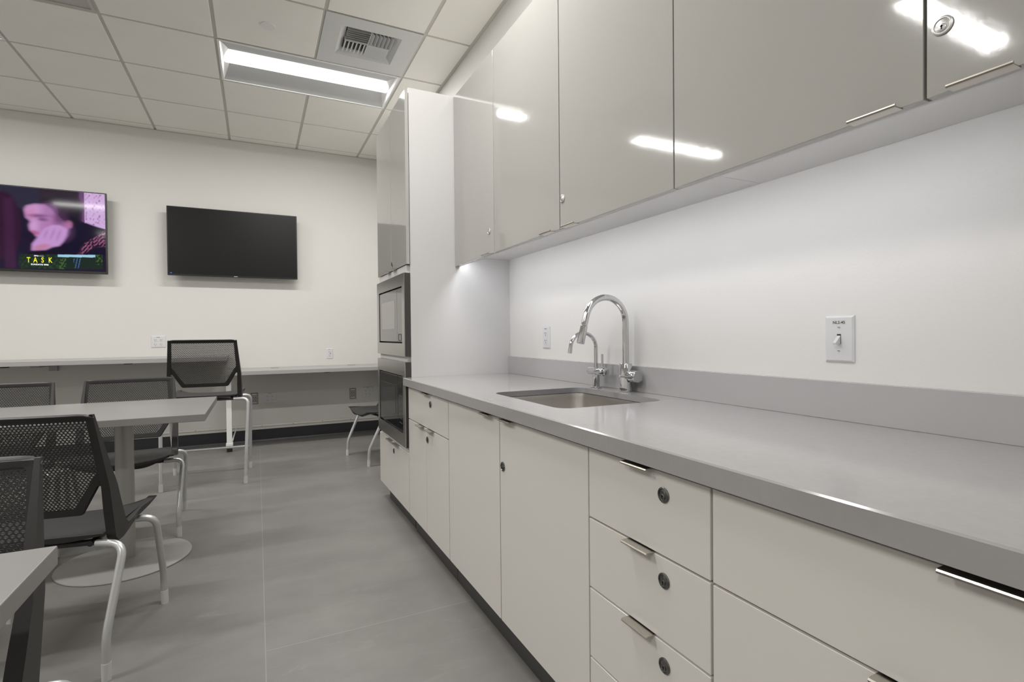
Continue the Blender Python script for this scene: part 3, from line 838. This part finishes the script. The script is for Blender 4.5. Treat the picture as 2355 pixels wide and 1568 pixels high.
# ---- sink bowl
sk = world_thing('sink', 'brushed steel undermount sink bowl set in the grey worktop', 'sink', (1.06, 1.64, 0.62))
bm = bmesh.new()
rings = []
for off, z, r in ((0.002, ZC - 0.0236, 0.054), (-0.001, ZC - 0.0236, 0.052), (-0.003, ZC - 0.042, 0.052), (-0.010, 0.66, 0.065), (-0.03, 0.635, 0.06), (-0.10, 0.630, 0.05)):
    rings.append([bm.verts.new((*p, z)) for p in rrect(0.848 - off, 1.272 + off, 1.390 - off, 1.925 + off, r)])
for a, b_ in zip(rings, rings[1:]):
    n = len(a)
    for k in range(n): bm.faces.new((a[k], a[(k + 1) % n], b_[(k + 1) % n], b_[k]))
bm.faces.new(rings[-1])
o = obj('bowl', bm, m_sink, sk, smooth=True, auto=50)
bm = bmesh.new(); lathe(bm, [(0.045, 0.0005), (0.045, 0.003), (0.036, 0.002), (0.030, -0.006), (0.0, -0.006)], (1.06, 1.64, 0.632), 'z', 28)
obj('drain', bm, m_chrome, sk, smooth=True)
adopt(sk)

# ---- main tap
FX, FY = 1.334, 1.688
tp_ = world_thing('faucet', 'tall chrome gooseneck kitchen tap with pull-down spray head', 'faucet', (FX, FY, ZC))
ZC += 0.0006
bm = bmesh.new(); lathe(bm, [(0.0255, 0.0), (0.0255, 0.111), (0.0245, 0.1125), (0.0, 0.1125)], (FX, FY, ZC), 'z', 36)
obj('body', bm, m_chrome, tp_, smooth=True)
R_ = 0.0955; AX = FX - R_; az = 1.138
pts = [Vector((FX, FY, 0.965)), Vector((FX, FY, 1.05))]
for k in range(25):
    a = math.radians(165) * k / 24
    pts.append(Vector((AX + R_ * math.cos(a), FY, az + R_ * math.sin(a))))
e = pts[-1]; dr = Vector((-math.sin(math.radians(15)), 0, -math.cos(math.radians(15))))
pts.append(e + dr * 0.038)
bm = bmesh.new(); tube(bm, pts, 0.0128, 24)
obj('spout', bm, m_chrome, tp_, smooth=True)
e = e + dr * 0.0395
bm = bmesh.new(); tube(bm, [e, e + dr * 0.002, e + dr * 0.004, e + dr * 0.070, e + dr * 0.073], [0.0118, 0.0118, 0.0142, 0.0155, 0.0145], 24)
obj('spray_head', bm, m_chrome, tp_, smooth=True)
bm = bmesh.new(); lathe(bm, [(0.0195, 0.0), (0.0195, -0.040), (0.0235, -0.041), (0.0235, -0.073), (0.0225, -0.075), (0.0, -0.075)], (FX, FY, 0.921), 'y', 32)
kb = obj('control_barrel', bm, m_chrome, tp_, smooth=True)
bm = bmesh.new(); tube(bm, [(FX - 0.018, FY - 0.057, 0.921), (FX - 0.075, FY - 0.057, 0.926)], 0.0046, 14)
obj('lever', bm, m_chrome, tp_, smooth=True)
adopt(tp_)
# ---- filter tap
SX, SY = 1.316, 1.868
tp_ = world_thing('filter_faucet', 'small chrome filtered-water tap left of the tall one', 'faucet', (SX, SY, ZC))
bm = bmesh.new(); lathe(bm, [(0.0245, 0.0), (0.0245, 0.004), (0.022, 0.006), (0.0150, 0.0065), (0.0150, 0.07), (0, 0.07)], (SX, SY, ZC), 'z', 32)
obj('body', bm, m_chrome, tp_, smooth=True)
bm = bmesh.new(); lathe(bm, [(0.0, 0.050), (0.0155, 0.050), (0.0165, 0.048), (0.0165, -0.030), (0.0180, -0.031), (0.0180, -0.060), (0.017, -0.062), (0.0, -0.062)], (SX, SY, 0.929), 'y', 32)
kb = obj('valve_barrel', bm, m_chrome, tp_, smooth=True)
bm = bmesh.new(); tube(bm, [(SX, SY - 0.046, 0.940), (SX, SY - 0.046, 0.952), (SX, SY - 0.046, 0.954), (SX, SY - 0.046, 1.004)], [0.0030, 0.0030, 0.0050, 0.0050], 14)
obj('lever', bm, m_chrome, tp_, smooth=True)
bm = bmesh.new(); lathe(bm, [(0.0, 0.0), (0.0165, 0.0), (0.0165, -0.004), (0.012, -0.007), (0.0, -0.008)], (SX + 0.004, SY - 0.063, 0.929), 'y', 24)
obj('temperature_disc', bm, m_chrome, tp_, smooth=True)
r_ = 0.0645; pts = [Vector((SX, SY, 0.94)), Vector((SX, SY, 0.98))]
for k in range(21):
    a = math.radians(172) * k / 20
    pts.append(Vector((SX - r_ + r_ * math.cos(a), SY, 1.030 + r_ * math.sin(a))))
pts.append(pts[-1] + Vector((-0.0015, 0, -0.010)))
bm = bmesh.new(); tube(bm, pts, 0.0082, 20)
obj('spout', bm, m_chrome, tp_, smooth=True)
e = pts[-1]
bm = bmesh.new(); tube(bm, [e, e + Vector((-0.003, 0, -0.020))], 0.0088, 20)
obj('aerator', bm, m_chrome, tp_, smooth=True)
adopt(tp_)

ZC -= 0.0006
# ---- upper units
ZU0, ZU1 = 1.486, 2.462
def upper_unit(label, y0, y1):
    t = world_thing('wall_cabinet', label, 'cabinet', ((XU + XR) / 2, (y0 + y1) / 2, ZU0), 'gloss white wall cabinets above the worktop')
    bm = bmesh.new()
    xa, xb = XU + 0.021, XR - 0.001; e = 0.018
    zb = 1.543
    box(bm, xa, xb, y0 + 0.0005, y0 + e, zb, ZU1); box(bm, xa, xb, y1 - e, y1 - 0.0005, zb, ZU1)
    box(bm, xa, xb, y0 + e, y1 - e, zb, zb + 0.018); box(bm, xa, xb, y0 + e, y1 - e, ZU1 - 0.018, ZU1); box(bm, xb - 0.008, xb, y0 + e, y1 - e, zb + 0.018, ZU1 - 0.018)
    obj('carcass', bm, m_carc, t)
    boxo('light_rail', m_carc, t, XU + 0.0205, XU + 0.031, y0 + 0.0008, y1 - 0.0008, ZU0 + 0.002, 1.543, bev=0.0008)
    return t
U = upper_unit('single-door gloss white wall cabinet against the tall cabinet side', 2.296, YP - 0.001)
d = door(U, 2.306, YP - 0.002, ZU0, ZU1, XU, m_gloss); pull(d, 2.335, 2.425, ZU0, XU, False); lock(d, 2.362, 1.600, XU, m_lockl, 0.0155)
boxo('filler_strip', m_gloss, U, XU + 0.001, XU + 0.02, 2.2965, 2.304, ZU0, ZU1)
adopt(U)
U = upper_unit('two-door gloss white wall cabinet above the sink', 1.096, 2.295)
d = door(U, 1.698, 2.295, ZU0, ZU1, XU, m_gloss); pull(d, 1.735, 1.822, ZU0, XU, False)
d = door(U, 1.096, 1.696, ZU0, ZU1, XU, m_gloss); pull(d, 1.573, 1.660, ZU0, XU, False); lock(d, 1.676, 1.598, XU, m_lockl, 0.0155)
adopt(U)
U = upper_unit('two-door gloss white wall cabinet at the upper right corner, with a large round lock', -0.102, 1.095)
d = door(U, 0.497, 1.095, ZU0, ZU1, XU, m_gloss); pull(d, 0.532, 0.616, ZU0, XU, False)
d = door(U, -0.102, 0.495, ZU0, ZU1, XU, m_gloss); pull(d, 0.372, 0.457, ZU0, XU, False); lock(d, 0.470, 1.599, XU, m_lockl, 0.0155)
adopt(U)
# under-cabinet light: one long strip behind the light rail
ul = world_thing('under_cabinet_light', 'slim white strip light hidden behind the rail under the wall cabinets', 'strip light', (1.09, 1.4, 1.53))
boxo('light_body', m_white, ul, XU + 0.037, XU + 0.062, 0.42, YP - 0.02, 1.524, 1.5425)
boxo('light_diffuser', m_led, ul, XU + 0.040, XU + 0.058, 0.43, YP - 0.03, 1.5200, 1.5238)
adopt(ul)

# ---- tall cabinet with appliances
TY0, TY1 = YP, 3.612
tc_ = world_thing('tall_cabinet', 'tall white cabinet housing two built-in microwaves at the end of the worktop', 'cabinet', (1.07, 3.24, 0))
XT = 0.772
boxo('side_panel', m_panel, tc_, XT, XR - 0.0003, TY0, TY0 + 0.019, 0.1005, 2.466, bev=0.0008)
boxo('side_panel', m_panel, tc_, XT + 0.002, XR - 0.001, TY1 - 0.019, TY1, 0.10, 2.45, bev=0.0008)
bm = bmesh.new()
for z0, z1, xq in ((0.10, 0.12, 0.0), (0.438, 0.4625, 0.018), (0.9415, 0.9725, 0.018), (1.4405, 1.484, 0.018), (2.43, 2.449, 0.0)):
    box(bm, XT + 0.001 - xq, XR - 0.003, TY0 + 0.0195, TY1 - 0.0195, z0, z1)
box(bm, XR - 0.012, XR - 0.003, TY0 + 0.0195, TY1 - 0.0195, 0.12, 2.43)
obj('carcass', bm, m_carc, tc_)
boxo('toe_kick', m_toe, tc_, XD + 0.042, XD + 0.056, TY0 + 0.0195, TY1 - 0.10, 0.0, 0.0995)
d = door(tc_, 3.215, TY1 + 0.0, 1.486, 2.446, XD, m_gloss); pull(d, 3.245, 3.325, 1.486, XD, False)
d = door(tc_, 2.856, 3.213, 1.486, 2.452, XD, m_gloss); pull(d, 3.095, 3.175, 1.486, XD, False); lock(d, 3.195, 1.525, XD)
d = door(tc_, 3.215, TY1, ZB, 0.436, XD, m_base); pull(d, 3.250, 3.345, 0.436, XD)
d = door(tc_, 2.856, 3.213, ZB, 0.436, XD, m_base); pull(d, 3.075, 3.185, 0.436, XD); lock(d, 3.205, 0.380, XD)
adopt(tc_)

def microwave(label, z0, z1, glass, window, yo0, yo1, zo0, zo1, xf=0.735):
    y0, y1 = 2.866, 3.585
    t = world_thing('microwave', label, 'microwave', (0.95, (y0 + y1) / 2, z0), 'built-in microwaves stacked in the tall cabinet')
    bm = bmesh.new()
    for a in ((y0, yo0, z0, z1), (yo1, y1, z0, z1), (yo0, yo1, z0, zo0), (yo0, yo1, zo1, z1)):
        box(bm, xf, xf + 0.004, *a)
    box(bm, xf + 0.004, XT - 0.001, y1 - 0.003, y1, z0, z1); 
    box(bm, xf + 0.004, XT - 0.001, y0 + 0.003, y1 - 0.003, z0, z0 + 0.003)
    box(bm, xf + 0.004, XT - 0.001, y0 + 0.003, y1 - 0.003, z1 - 0.003, z1)
    obj('trim_frame', bm, m_steel, t)
    boxo('frame_side', m_dark, t, xf + 0.0045, XT - 0.001, y0, y0 + 0.003, z0, z1)
    boxo('oven_body', m_dark, t, xf + 0.022, 1.20, yo0 - 0.002, yo1 + 0.002, zo0 - 0.002, zo1 + 0.002)
    yc = yo0 + (yo1 - yo0) * 0.215
    dd = boxo('oven_door', glass, t, xf + 0.004, xf + 0.022, yc + 0.002, yo1 - 0.007, zo0 + 0.008, zo1 - 0.007, bev=0.002)
    wy0_, wy1_ = yc + 0.055, yo1 - 0.075
    boxo('door_window', window, dd, xf + 0.0032, xf + 0.0042, wy0_, wy1_, zo0 + 0.085, zo1 - 0.070)
    cp = boxo('control_panel', glass, t, xf + 0.004, xf + 0.022, yo0 + 0.006, yc - 0.001, zo0 + 0.008, zo1 - 0.007, bev=0.002)
    return t, cp, (yo0, yc, zo0, zo1, xf)
m1, cp, q = microwave('upper built-in microwave with a grey glass door, below the tall cabinet doors', 0.973, 1.440, m_glass, m_window, 2.915, 3.525, 1.046, 1.370)
ym = (q[0] + q[1]) / 2; bm = bmesh.new()
for a in ((ym - 0.03, ym + 0.03, 1.060, 1.064), (ym - 0.03, ym + 0.03, 1.096, 1.100), (ym - 0.03, ym - 0.026, 1.064, 1.096), (ym + 0.026, ym + 0.03, 1.064, 1.096)):
    box(bm, q[4] + 0.0022, q[4] + 0.0042, *a)
obj('open_button', bm, m_dark, cp); adopt(m1)
m2, cp, q = microwave('lower built-in microwave with a black glass door, at worktop height', 0.463, 0.941, m_glassb, mat('oven_window_black', (0.022, 0.023, 0.024), 0.05, spec=0.9), 2.915, 3.540, 0.537, 0.863)
m_mark = mat('panel_print', (0.09, 0.09, 0.09), 0.4)
bm = bmesh.new(); ym = (q[0] + q[1]) / 2
for r in range(7):
    for c in range(3):
        box(bm, q[4] + 0.0032, q[4] + 0.0041, ym - 0.034 + c * 0.026, ym - 0.020 + c * 0.026, 0.585 + r * 0.026, 0.590 + r * 0.026)
obj('keypad', bm, m_mark, cp)
boxo('display', mat('display_dark', (0.012, 0.016, 0.016), 0.1), cp, q[4] + 0.0032, q[4] + 0.0041, ym - 0.038, ym + 0.038, 0.79, 0.825); adopt(m2)

# ================================================================== CHAIRS
def bend(x, y, z):
    """curve of the back: wraps slightly around the sitter (+y is forward)"""
    return Vector((x, y + 0.30 * x * x, z))
ZT = 0.845; ZJ = 0.640; ZL = 0.497
def back_y(z):             # local y of the back plane at height z
    return -0.105 - 0.115 * max(0.0, (z - 0.42) / (ZT - 0.42)) ** 0.9
def outline(inset=0.0):
    wt_, wj, wb = 0.220 - inset * 0.85, 0.230 - inset * 0.85, 0.150 - inset * 0.75
    zt = ZT - inset * 0.6
    return [(-wb, ZL + inset), (wb, ZL + inset), (wj, ZJ + inset * 0.35), (wt_, zt), (-wt_, zt), (-wj, ZJ + inset * 0.35)]
def in_poly(x, z, P):
    ins = False
    for i in range(len(P)):
        x1, z1 = P[i]; x2, z2 = P[(i + 1) % len(P)]
        if (z1 > z) != (z2 > z) and x < (x2 - x1) * (z - z1) / (z2 - z1) + x1: ins = not ins
    return ins
def mesh_panel():
    """perforated back: brick pattern of split diamonds cut through a thin shell"""
    bm = bmesh.new(); p, h = 0.0108, 0.0076; P = outline(0.022)
    T = 0.0022
    a_, b_, H_ = p * 0.43, 0.0005, h * 0.455
    cache = {}
    def V(x, z, s):
        k = (round(x, 5), round(z, 5), s)
        if k not in cache:
            cache[k] = bm.verts.new(bend(x, back_y(z) + (T / 2 if s else -T / 2), z))
        return cache[k]
    rows = int((ZT - ZL) / h) + 1
    for r in range(rows):
        zc = ZL + (r + 0.5) * h
        offx = (r % 2) * p / 2
        for c in range(-24, 25):
            xc = c * p + offx
            if not in_poly(xc, zc, P): continue
            l, rr, bt, tp = xc - p / 2, xc + p / 2, zc - h / 2, zc + h / 2
            for s in (0, 1):
                v = lambda x, z: V(x, z, s)
                t0, t1, t2 = v(xc - a_, zc + b_), v(xc + a_, zc + b_), v(xc, zc + H_)
                d0, d1, d2 = v(xc - a_, zc - b_), v(xc + a_, zc - b_), v(xc, zc - H_)
                ml, mr = v(l, zc), v(rr, zc)
                tl, tm, tr = v(l, tp), v(xc, tp), v(rr, tp)
                bl, bmid, br = v(l, bt), v(xc, bt), v(rr, bt)
                for f in ((tl, ml, t0, t2, tm), (tm, t2, t1, mr, tr), (ml, d0, d1, mr, t1, t0), (bl, bmid, d2, d0, ml), (bmid, br, mr, d1, d2)):
                    bm.faces.new(f if s else f[::-1])
            A = [V(xc - a_, zc + b_, q) for q in (0, 1)]; B = [V(xc + a_, zc + b_, q) for q in (0, 1)]; D = [V(xc, zc + H_, q) for q in (0, 1)]
            for m0, m1_ in ((A, B), (B, D), (D, A)): bm.faces.new((m0[0], m1_[0], m1_[1], m0[1]))
            A = [V(xc - a_, zc - b_, q) for q in (0, 1)]; B = [V(xc + a_, zc - b_, q) for q in (0, 1)]; D = [V(xc, zc - H_, q) for q in (0, 1)]
            for m0, m1_ in ((A, B), (B, D), (D, A)): bm.faces.new((m0[0], m1_[0], m1_[1], m0[1]))
    return bm
def subdiv(P, n=10):
    out = []
    for i in range(len(P)):
        a, b_ = P[i], P[(i + 1) % len(P)]
        for k in range(n): out.append((a[0] + (b_[0] - a[0]) * k / n, a[1] + (b_[1] - a[1]) * k / n))
    return out
def round_poly(P, r, n=5):
    out = []
    for i in range(len(P)):
        p0, p, p1 = Vector(P[i - 1]), Vector(P[i]), Vector(P[(i + 1) % len(P)])
        a = (p0 - p).normalized(); b_ = (p1 - p).normalized()
        for k in range(n + 1):
            t = k / n; out.append(tuple((p + a * r * (1 - t)).lerp(p + b_ * r * t, t)))
    return out
def back_frame():
    """moulded rim round the perforated field, rolled lip along the top"""
    bm = bmesh.new()
    def dense(P): 
        out = []
        for i in range(len(P)):
            a, b_ = Vector(P[i]), Vector(P[(i + 1) % len(P)])
            n = 5
            for k in range(n): out.append(tuple(a.lerp(b_, k / n)))
        return out
    O = dense(round_poly(outline(0.0), 0.012)); I = dense(round_poly(outline(0.028), 0.010))
    O2 = dense(round_poly(outline(0.004), 0.011)); I2 = dense(round_poly(outline(0.026), 0.010))
    T = 0.013
    def ring(P, dy): return [bm.verts.new(bend(x, back_y(z) + dy, z)) for x, z in P]
    A = ring(I2, T / 2 - 0.002); B = ring(O2, T / 2); Cc = ring(O, 0.0); D = ring(O2, -T / 2); E_ = ring(I2, -T / 2 + 0.002)
    n = len(A)
    for a, b_ in ((A, B), (B, Cc), (Cc, D), (D, E_), (E_, A)):
        for k in range(n): bm.faces.new((a[k], a[(k + 1) % n], b_[(k + 1) % n], b_[k]))
    # rolled top lip sweeping backwards
    pr = [(0.006, ZT - 0.020), (0.006, ZT - 0.004), (0.000, ZT + 0.003), (-0.012, ZT + 0.005), (-0.024, ZT + 0.001), (-0.024, ZT - 0.002), (-0.012, ZT - 0.004), (-0.007, ZT - 0.010), (-0.006, ZT - 0.020)]
    rs = []
    m = 22
    for k in range(m + 1):
        u = -1 + 2 * k / m; x = 0.221 * u
        drop = 0.0 if abs(u) < 0.88 else 0.010 * ((abs(u) - 0.88) / 0.12) ** 2
        sh = 1.0 if abs(u) < 0.86 else 1.0 - 0.75 * ((abs(u) - 0.86) / 0.14) ** 1.5
        rs.append([bm.verts.new(bend(x, back_y(ZT) + dy * (sh if dy < 0 else 1), ZT - 0.010 + (z - drop - ZT + 0.010) * (0.4 + 0.6 * sh))) for dy, z in pr])
    q = len(pr)
    for a, b_ in zip(rs, rs[1:]):
        for k in range(q): bm.faces.new((a[k], a[(k + 1) % q], b_[(k + 1) % q], b_[k]))
    bm.faces.new(rs[0]); bm.faces.new(rs[-1][::-1])
    return bm
def arm(s):
    """side strap: from the back rim down to the seat, then a tapering beam out to the front corner"""
    bm = bmesh.new()
    S = [((-0.214, 0.846), (-0.200, 0.846)), ((-0.194, 0.765), (-0.168, 0.765)), ((-0.174, 0.680), (-0.134, 0.680)), ((-0.153, 0.590), (-0.096, 0.590)), ((-0.134, 0.505), (-0.061, 0.505)),
         ((-0.121, 0.448), (-0.034, 0.448)), ((-0.113, 0.412), (-0.021, 0.4335)), ((-0.094, 0.393), (-0.004, 0.4305)), ((-0.055, 0.392), (0.022, 0.4325)), ((0.0, 0.401), (0.06, 0.436)),
         ((0.08, 0.417), (0.12, 0.4415)), ((0.17, 0.433), (0.19, 0.4465)), ((0.247, 0.4455), (0.245, 0.4490))]
    def xt(y, z):
        if z > 0.435:
            u = min(1.0, (0.85 - z) / 0.39)
            return 0.219 + 0.020 * min(1, u * 1.5), 0.009 + 0.019 * min(1, u * 1.25)
        u = min(1.0, max(0.0, (y + 0.03) / 0.28))
        return 0.239 - 0.019 * u, 0.028 - 0.022 * u
    rs = []
    for (y0_, z0_), (y1_, z1_) in S:
        xo, th = xt((y0_ + y1_) / 2, (z0_ + z1_) / 2)
        rs.append([bm.verts.new(p) for p in ((s * xo, y0_, z0_), (s * xo, y1_, z1_), (s * (xo - th), y1_, z1_), (s * (xo - th), y0_, z0_))])
    for a, b_ in zip(rs, rs[1:]):
        for k in range(4): bm.faces.new((a[k], a[(k + 1) % 4], b_[(k + 1) % 4], b_[k]))
    bm.faces.new(rs[0]); bm.faces.new(rs[-1][::-1])
    sharp = [e for e in bm.edges if len(e.link_faces) == 2 and e.calc_face_angle(0) > 0.9]
    bmesh.ops.bevel(bm, geom=sharp, offset=0.0022, segments=2, affect='EDGES')
    return bm
def seat_bm():
    bm = bmesh.new(); nx_, ny = 22, 22; top = []; bot = []
    for j in range(ny + 1):
        v = j / ny; y = -0.130 + 0.375 * v
        rt_, rb = [], []
        for i in range(nx_ + 1):
            u = -1 + 2 * i / nx_
            hwid = 0.222 - 0.016 * (1 - v) ** 2
            x = hwid * u
            z = 0.430 + 0.014 * abs(u) ** 3 * (0.10 + 0.90 * v)
            f = max(0.0, (v - 0.62) / 0.38)
            z += 0.004 * v - 0.030 * f ** 2 * (1 - abs(u) ** 1.6)
            yy = y - 0.020 * f * abs(u) ** 3 * 0
            zb = z - 0.007 - 0.010 * (1 - abs(u) ** 2) * (1 - f) - 0.012 * math.sin(PI * min(1, abs(u))) ** 2 * (0.3 + 0.7 * f)
            rt_.append(bm.verts.new((x, yy, z))); rb.append(bm.verts.new((x * 0.985, yy - 0.004 * (v > 0.9), zb)))
        top.append(rt_); bot.append(rb)
    for j in range(ny):
        for i in range(nx_):
            bm.faces.new((top[j][i], top[j][i + 1], top[j + 1][i + 1], top[j + 1][i]))
            bm.faces.new((bot[j][i], bot[j + 1][i], bot[j + 1][i + 1], bot[j][i + 1]))
    for j in range(ny):
        bm.faces.new((top[j][0], top[j + 1][0], bot[j + 1][0], bot[j][0])); bm.faces.new((top[j][-1], bot[j][-1], bot[j + 1][-1], top[j + 1][-1]))
    for i in range(nx_):
        bm.faces.new((top[0][i], bot[0][i], bot[0][i + 1], top[0][i + 1])); bm.faces.new((top[-1][i], top[-1][i + 1], bot[-1][i + 1], bot[-1][i]))
    return bm
def wing(s):
    """triangular web between the strap and the tapering side of the back"""
    bm = bmesh.new()
    P = [(0.226, 0.680), (0.226, 0.598), (0.200, 0.598), (0.216, 0.655)]
    A = [bm.verts.new(bend(s * x, back_y(z) + 0.006, z)) for x, z in P]; B = [bm.verts.new(bend(s * x, back_y(z) - 0.006, z)) for x, z in P]
    n = len(P)
    bm.faces.new(A); bm.faces.new(B[::-1])
    for k in range(n): bm.faces.new((A[k], B[k], B[(k + 1) % n], A[(k + 1) % n]))
    return bm

def move_bm(bm, dz):
    for v in bm.verts: v.co.z += dz
    return bm

def make_chair(name, label, cat, stool=False):
    dz = 0.224 if stool else 0.0
    t = thing(name, label, cat)
    obj('seat', move_bm(seat_bm(), dz), m_plast, t, smooth=True, auto=60)
    obj('back_mesh', move_bm(mesh_panel(), dz), m_plast, t)
    fr = obj('back_frame', move_bm(back_frame(), dz), m_plast, t, smooth=True, auto=50)
    for s in (-1, 1):
        a = obj('back_post', move_bm(arm(s), dz), m_plast, t, smooth=True, auto=45)
        obj('web', move_bm(wing(s), dz), m_plast, a)
    # under-seat frame
    bm = bmesh.new(); zc = 0.398 + dz
    for yy in (-0.105, 0.110):
        tube(bm, [(-0.19, yy, zc), (0.19, yy, zc)], 0.0105, 12)
    for xx in (-0.165, 0.165): tube(bm, [(xx, -0.12, zc), (xx, 0.12, zc)], 0.010, 12)
    obj('seat_frame', bm, m_plast, t, smooth=True)
    r = 0.0125
    for s in (-1, 1):
        for fb in (-1, 1):
            if stool:
                path = [(s * 0.185, fb * 0.118, zc), (s * 0.284, fb * 0.135, zc), (s * 0.268, fb * 0.245, 0.07), (s * 0.268, fb * 0.252, 0.0)]
                path = fillet(path, [0.045, 0.02])
            else:
                path = [(s * 0.185, fb * 0.118, zc), (s * 0.276, fb * (0.150 if fb < 0 else 0.120), zc), (s * 0.258, fb * 0.245, 0.135), (s * 0.260, fb * 0.250, 0.0)]
                path = fillet(path, [0.055, 0.04])
            bm = bmesh.new(); tube(bm, path, r, 14)
            l = obj('leg', bm, m_silver, t, smooth=True)
            bm = bmesh.new(); b0 = Vector(path[-1]); dd = (Vector(path[-2]) - b0).normalized()
            tube(bm, [b0 + Vector((0, 0, 0)), b0 + dd * 0.055], r + 0.0012, 14)
            obj('glide', bm, m_glide, l, smooth=True)
    if stool:
        bm = bmesh.new(); tube(bm, [(-0.262, 0.218, 0.19), (0.262, 0.218, 0.19)], 0.0095, 12)
        obj('footrest', bm, m_silver, t, smooth=True)
    return t
GC = 'black mesh-backed chairs round the grey tables'
chair = make_chair('mesh_chair', 'black mesh-back chair at the grey table with its back turned to the camera', 'chair')
chair['group'] = GC
chair.location = (-0.657, 2.351, 0); chair.rotation_euler = (0, 0, math.radians(-10.5))
def place(src, x, y, deg, label):
    c = copy_tree(src); c.location = (x, y, 0); c.rotation_euler = (0, 0, math.radians(deg)); c['label'] = label
    return c
place(chair, -0.671, 3.600, 183, 'black mesh-back chair facing the camera across the grey table, just left of the bar stool')
place(chair, -1.245, 3.560, 181, 'black mesh-back chair across the grey table, cut by the left edge of the picture')
place(chair, -0.632, 1.200, 178, 'black mesh-back chair behind the near table corner at the lower left, largest and closest')
place(chair, 1.022, 4.735, 100.5, 'chair half hidden behind the tall cabinet, only its seat front and two legs showing')
stool = make_chair('bar_stool', 'tall black mesh-back stool on silver legs with a footrest at the bar top', 'stool', True)
stool.location = (-0.345, 4.625, 0); stool.rotation_euler = (0, 0, math.radians(-3))

# ================================================================== TABLES
def table(label, x0, x1, y0, y1, feet, py):
    t = world_thing('cafe_table', label, 'table', ((x0 + x1) / 2, (y0 + y1) / 2, 0), 'grey rectangular cafe tables')
    boxo('tabletop', m_edge, t, x0, x1, y0, y1, 0.713, 0.745, bev=0.002)
    for px in feet:
        bm = bmesh.new(); lathe(bm, [(0.0385, 0.0195), (0.0385, 0.706)], (px, py, 0), 'z', 32)
        obj('column', bm, m_silverp, t, smooth=True)
        bm = bmesh.new()
        lathe(bm, [(0.272, 0.0), (0.275, 0.003), (0.274, 0.007), (0.268, 0.009), (0.125, 0.010), (0.110, 0.012), (0.075, 0.0185), (0.055, 0.0200), (0.0, 0.0200)], (px, py, 0), 'z', 64)
        obj('base_disc', bm, m_silverp, t, smooth=True)
        boxo('top_plate', m_silverp, t, px - 0.13, px + 0.13, py - 0.13, py + 0.13, 0.706, 0.713)
    adopt(t)
table('grey rectangular pedestal table with a round silver base, in the middle left of the picture', -1.62, -0.216, 2.728, 3.502, (-0.592, -1.245), 3.128)
table('grey table whose corner pokes in at the lower left, nearest the camera', -1.86, -0.305, 0.34, 1.118, (-1.08, -1.62), 0.73)
